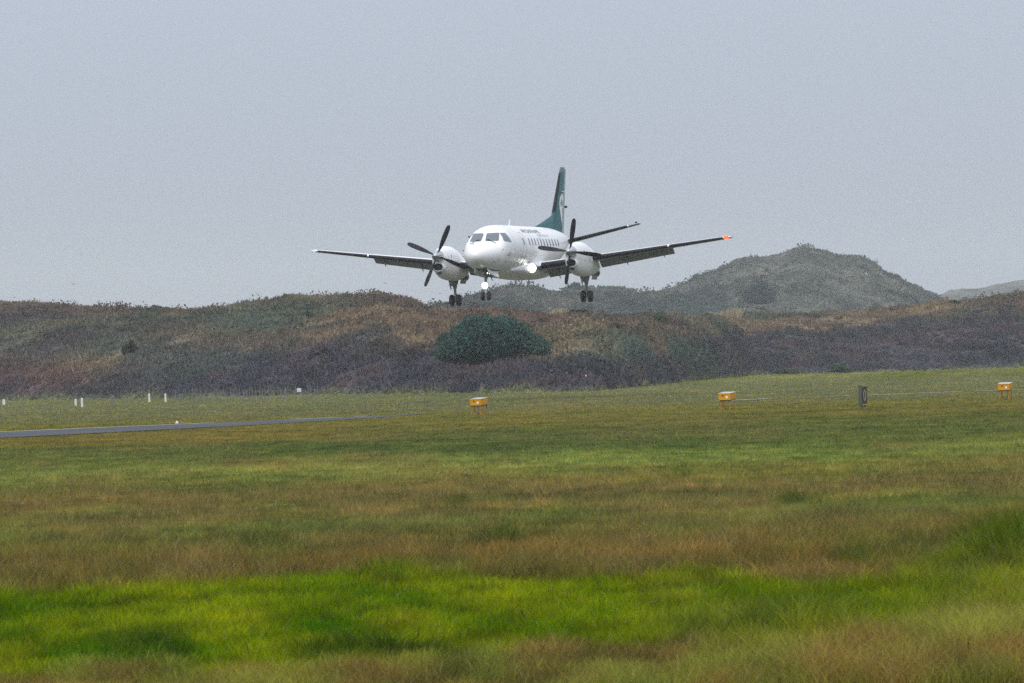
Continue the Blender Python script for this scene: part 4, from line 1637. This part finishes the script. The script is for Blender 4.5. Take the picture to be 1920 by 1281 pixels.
mb.lathe([(-0.14, 0.08), (-0.02, 0.172), (0.11, 0.172), (0.11, 0.162), (0.01, 0.157)], AP(1.86, 0, -1.81), (1, 0, -0.03), 20)
tl = mb.build("taxi_light", m_rim, ng)
mb = MB()
mb.lathe([(0.012, 0.153), (0.03, 0.1), (0.035, 0.0)], AP(1.86, 0, -1.81), (1, 0, -0.03), 20)
mb.build("lamp_lens", m_lamp, tl)
# doors, and a dark sheet on the skin for the bay's shade
for q_ in (-1, 1):
    mb = MB()
    vs = []
    for s, zt, zb, yo in ((1.15, -0.97, -1.18, 0.30), (2.2, -1.08, -1.36, 0.32), (3.15, -1.12, -1.42, 0.32)):
        vs += [AP(s, q_ * yo, zt), AP(s, q_ * (yo + 0.07), zb)]
    n_ = len(vs)
    vs += [v + Vector((0, -q_ * 0.02, 0)) for v in vs]
    fs = []
    for i in range(2):
        a = 2 * i
        fs += [(a, a + 1, a + 3, a + 2), (n_ + a, n_ + a + 2, n_ + a + 3, n_ + a + 1), (a + 1, n_ + a + 1, n_ + a + 3, a + 3), (a, a + 2, n_ + a + 2, n_ + a)]
    fs += [(0, n_, n_ + 1, 1), (4, 5, n_ + 5, n_ + 4)]
    mb.add(vs, fs)
    mb.build("gear_door", m_paint, ng)
mb = MB()
vs = []
for s in np.linspace(1.1, 3.15, 8):
    vs += [fpt(s, math.pi - 0.36, 0.006), fpt(s, math.pi - 0.18, 0.006), fpt(s, math.pi, 0.006), fpt(s, math.pi + 0.18, 0.006), fpt(s, math.pi + 0.36, 0.006)]
mb.add(vs, [(5 * i + k, 5 * i + k + 1, 5 * i + k + 6, 5 * i + k + 5) for i in range(7) for k in range(4)])
mb.build("wheel_bay_shade", m_bay_shade, ng)

# ---- tail
def tail_loft(name, secs, m, parent, x0=0.0, x1=1.0, n=14, grow=1.0):
    """secs: list of (LE Vector(s,y,z), chord, thickness vector per unit chord)"""
    mb_ = MB()
    mb_.rings([[AP(le[0] + xc * c, le[1] + tv[0] * zc_ * c * grow, le[2] + tv[1] * zc_ * c * grow) for xc, zc_ in foil0(n, x0, x1)] for le, c, tv in secs])
    return mb_.build(name, m, parent, sharp=40)


def foil0(n, x0, x1):
    a = np.linspace(0, 1, n)
    x = x0 + (x1 - x0) * (1 - np.cos(a * math.pi / 2)) if x0 == 0 else x0 + (x1 - x0) * a
    t = 5 * (0.2969 * np.sqrt(x) - 0.126 * x - 0.3516 * x ** 2 + 0.2843 * x ** 3 - 0.1036 * x ** 4)
    return list(zip(x[::-1], t[::-1])) + list(zip(x[1:] if x0 == 0 else x, (-t)[1:] if x0 == 0 else -t))


def fin_le(z):
    return np.interp(z, [0.6, 1.70, 4.10, 4.30], [15.9, 16.22, 18.20, 18.42])


def fin_te(z):
    return np.interp(z, [0.5, 4.3], [18.62, 19.62])


def fin_t(z):
    return np.interp(z, [0.5, 4.3], [0.115, 0.095])


ZF = [0.55, 1.0, 1.5, 1.70, 2.2, 2.8, 3.4, 3.85, 4.1, 4.22, 4.30]


def fin_sec(z, k=1.0):
    le, te = fin_le(z), fin_te(z)
    return ((le, 0.0, z), te - le, (fin_t(z) * k, 0.0))


HX = 0.70
fin = tail_loft("fin", [fin_sec(z, 1 if z < 4.2 else (0.75 if z < 4.28 else 0.3)) for z in ZF], m_teal, air, 0.0, HX)
tail_loft("rudder", [fin_sec(z) for z in (0.85, 1.5, 2.2, 2.9, 3.6, 4.22)], mat("rudder_grey", (0.34, 0.40, 0.43), 0.5, spec=0.3), fin, HX + 0.008, 1.0, 8)
tail_loft("deice_boot", [(((fin_le(z) - 0.006), 0.0, z), fin_te(z) - fin_le(z), (fin_t(z) * 1.05, 0)) for z in (1.95, 2.5, 3.2, 4.02)], m_boot, fin, 0.0, 0.09, 8)
tail_loft("fin_cap", [(((fin_le(z) - 0.01), 0.0, z), (fin_te(z) - fin_le(z)) * 1.0, (fin_t(z) * 1.06 * k, 0)) for z, k in ((4.02, 1), (4.2, 0.9), (4.29, 0.6), (4.315, 0.2))], m_teal2, fin, 0.0, HX, 12)
# dorsal fin: a thin curved blade running up to the kink
mb = MB()
rg = []
for t in np.linspace(0, 1, 14):
    s = 12.3 + (16.5 - 12.3) * t
    zt_ = 1.155 + (1.86 - 1.155) * (t ** 1.12)
    zb_ = fsec(s)[0] - 0.06
    hw = 0.02 + 0.10 * t
    rg.append([AP(s, -hw, zb_), AP(s, -hw * 0.75, zb_ * 0.5 + zt_ * 0.5), AP(s, -hw * 0.3, zt_ - 0.02), AP(s, 0, zt_),
               AP(s, hw * 0.3, zt_ - 0.02), AP(s, hw * 0.75, zb_ * 0.5 + zt_ * 0.5), AP(s, hw, zb_)])
mb.rings(rg)
mb.build("dorsal_fin", m_teal, fin, sharp=60)


def fin_surf(s, z, sgn, off):
    le, te = fin_le(z), fin_te(z)
    x = min(max((s - le) / (te - le), 0.001), 0.999)
    t = 5 * (0.2969 * math.sqrt(x) - 0.126 * x - 0.3516 * x ** 2 + 0.2843 * x ** 3 - 0.1036 * x ** 4)
    return AP(s, sgn * (t * fin_t(z) * (te - le) + off), z)


m_txt2 = mat("emblem_script", (0.25, 0.28, 0.30), 0.5)
for sg_ in (-1, 1):
    right = [(fin_le(z) + (fin_te(z) - fin_le(z)) * (HX - 0.015), z) for z in np.linspace(1.32, 2.82, 12)]
    leftc = [(17.86, 2.86), (17.60, 2.72), (17.42, 2.46), (17.40, 2.18), (17.54, 1.88), (17.74, 1.62), (17.94, 1.43)]
    out = []
    poly = right + [(18.32, 2.94), (18.08, 2.94)] + leftc
    poly = [p_ for p_ in poly]
    res = []
    for i in range(len(poly)):
        p0, p1 = np.array(poly[i]), np.array(poly[(i + 1) % len(poly)])
        for j in range(2):
            res.append(tuple(p0 + (p1 - p0) * j / 2))
    mb = MB()
    patch(mb, res, lambda s, z, k=sg_: fin_surf(s, z, k, 0.008), 6)
    em = mb.build("tail_emblem", m_emw, fin, sharp=80)
    mb = MB()
    for cs, cz, rs_, rz_, rot in ((17.86, 2.46, 0.20, 0.10, 0.5), (18.10, 2.56, 0.22, 0.07, -0.5), (17.95, 2.35, 0.17, 0.08, 2.2), (18.15, 2.42, 0.12, 0.07, 0.2)):
        res = []
        for a in np.linspace(0, 2 * math.pi, 16, endpoint=False):
            x_, z_ = rs_ * math.cos(a) * (1 + 0.25 * math.cos(2 * a)), rz_ * math.sin(a)
            res.append((cs + x_ * math.cos(rot) - z_ * math.sin(rot) * 1.0, cz + x_ * math.sin(rot) * 0.5 + z_ * math.cos(rot)))
        patch(mb, res, lambda s, z, k=sg_, o_=0.014 + 0.001 * cs % 0.003: fin_surf(s, z, k, o_), 2)
    mb.build("emblem_mark", m_emt, fin, sharp=80)
    mb = MB()
    for i in range(6):
        z = 2.18 - i * 0.055
        res = [(18.05 + 0.02 * i, z), (18.25 + 0.02 * i, z), (18.25 + 0.02 * i, z - 0.03), (18.05 + 0.02 * i, z - 0.03)]
        patch(mb, res, lambda s, z_, k=sg_: fin_surf(s, z_, k, 0.013), 1)
    mb.build("emblem_mark", m_txt2, fin)
    # aerial blade on the side of the fin
    mb = MB()
    b0 = fin_surf(18.15, 3.05, sg_, 0)
    mb.rings([[b0 + Vector((0.16, -0.02 * sg_, 0.012)), b0 + Vector((-0.16, -0.02 * sg_, 0.012)), b0 + Vector((-0.16, -0.02 * sg_, -0.012)), b0 + Vector((0.16, -0.02 * sg_, -0.012))],
              [b0 + Vector((0.02, 0.42 * sg_, 0.006)), b0 + Vector((-0.10, 0.42 * sg_, 0.006)), b0 + Vector((-0.10, 0.42 * sg_, -0.006)), b0 + Vector((0.02, 0.42 * sg_, -0.006))]], smooth=False)
    mb.build("antenna", m_paint, fin)
# rudder hinge bolts low on the fin
mb = MB()
for i in range(6):
    for sg_ in (-1, 1):
        z = 0.9 + 0.1 * i
        mb.lathe([(0, 0.03), (0.02, 0.02)], fin_surf(fin_le(z) + (fin_te(z) - fin_le(z)) * 0.62, z, sg_, 0), (0, sg_, 0), 8)
mb.build("vent", m_blk, fin)
mb = MB()
mb.box(AP(19.25, 0.02, 2.28), (0.2, 0.12, 0.12))
mb.build("trim_actuator", m_blk, fin)

# tailplanes
for sg_ in (-1, 1):
    def st_sec(y, k=1.0, d=0.0):
        le = np.interp(y, [0, 4.1], [16.75, 17.85]) - d
        c = np.interp(y, [0, 4.1], [2.0, 1.02])
        return ((le, sg_ * y, 0.34 + 0.228 * y), c, (0, 0.115 * k))
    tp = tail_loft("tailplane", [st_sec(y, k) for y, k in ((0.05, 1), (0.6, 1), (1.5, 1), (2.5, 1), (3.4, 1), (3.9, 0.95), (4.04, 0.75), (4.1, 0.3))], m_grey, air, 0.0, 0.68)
    tail_loft("elevator", [st_sec(y) for y in (0.45, 1.4, 2.6, 3.6, 3.98)], m_grey, tp, 0.69, 1.0, 8)
    tail_loft("deice_boot", [st_sec(y, 1.05, 0.006) for y in (0.5, 1.5, 2.6, 3.55)], m_boot, tp, 0.0, 0.11, 8)
    mb = MB()
    mb.lathe([(-0.1, 0.01), (-0.05, 0.05), (0.05, 0.05), (0.1, 0.01)], AP(18.6, sg_ * 3.85, 0.34 + 0.228 * 3.85 + 0.13), (-1, 0, 0), 10)
    mb.tube([AP(18.6, sg_ * 3.85, 0.34 + 0.228 * 3.85), AP(18.6, sg_ * 3.85, 0.34 + 0.228 * 3.85 + 0.12)], 0.02, 6)
    mb.build("balance_weight", m_blk, tp)
    tail_loft("tip_stripe", [st_sec(y, 1.07, 0.012) for y in (3.56, 3.62)], m_paint, tp, 0.0, 0.5, 8)

# ------------------------------------------------------------------ birds far off
m_bird = mat("bird_feathers", (0.03, 0.03, 0.035), 0.8)


def make_bird():
    mb_ = MB()
    mb_.lathe([(-0.16, 0.004), (-0.1, 0.025), (0.0, 0.045), (0.09, 0.035), (0.13, 0.025), (0.16, 0.02), (0.19, 0.004)], (0, 0, 0), (1, 0, 0), 10)
    for s_ in (-1, 1):
        mb_.add([(0.06, s_ * 0.03, 0.01), (-0.05, s_ * 0.03, 0.01), (-0.07, s_ * 0.18, 0.06), (0.03, s_ * 0.2, 0.07), (-0.1, s_ * 0.38, 0.03),
                 (0.06, s_ * 0.03, 0.02), (-0.05, s_ * 0.03, 0.02), (-0.07, s_ * 0.18, 0.068), (0.03, s_ * 0.2, 0.08), (-0.1, s_ * 0.38, 0.034)],
                [(0, 1, 2, 3), (3, 2, 4), (5, 8, 7, 6), (8, 9, 7), (0, 3, 8, 5), (1, 6, 7, 2), (3, 4, 9, 8), (2, 7, 9, 4)])
    mb_.add([(-0.13, -0.015, 0), (-0.13, 0.015, 0), (-0.24, 0.05, 0), (-0.24, -0.05, 0), (-0.13, -0.015, 0.008), (-0.13, 0.015, 0.008), (-0.24, 0.05, 0.006), (-0.24, -0.05, 0.006)],
            [(0, 3, 2, 1), (4, 5, 6, 7), (0, 1, 5, 4), (1, 2, 6, 5), (2, 3, 7, 6), (3, 0, 4, 7)])
    return mb_.build("bird", m_bird)


b0 = make_bird()
for i, (px, py, Yb, k, rz, lab) in enumerate([(138, 533, 560, 0.55, 1.2, "tiny dark bird in the sky above the left dune, largest of the specks"),
                                              (27, 558, 560, 0.4, 0.2, "tiny dark bird low over the dune near the left edge"),
                                              (474, 554, 560, 0.4, 2.0, "tiny dark bird over the crest well left of the airplane"),
                                              (722, 531, 560, 0.45, 1.0, "tiny dark bird above the highest crest hump left of the wheels"),
                                              (825, 550, 560, 0.4, 0.5, "tiny dark bird beside the airplane's right main wheels")]):
    o = b0 if i == 0 else b0.copy()
    if i:
        COL.objects.link(o)
    dx, dz = ray(px, py)
    o.location = (dx * Yb, Yb, EYE + dz * Yb)
    o.rotation_euler = (0.2, 0.1, rz)
    o.scale = (k * 1.5,) * 3
    tag(o, lab, "bird", "tiny birds over the dunes")

# ------------------------------------------------------------------ haze
hz = MB()
hz.box((0, 1680, 32), (2600, 3500, 68))
m_haze = bpy.data.materials.new("haze")
m_haze.use_nodes = True
n = m_haze.node_tree.nodes
n.remove(n["Principled BSDF"])
pv = n.new("ShaderNodeVolumePrincipled")
pv.inputs["Color"].default_value = (0.92, 0.95, 1.0, 1)
pv.inputs["Density"].default_value = 0.00015
pv.inputs["Anisotropy"].default_value = 0.0
m_haze.node_tree.links.new(pv.outputs[0], n["Material Output"].inputs["Volume"])
ho = hz.build("haze", m_haze)
tag(ho, kind='stuff')
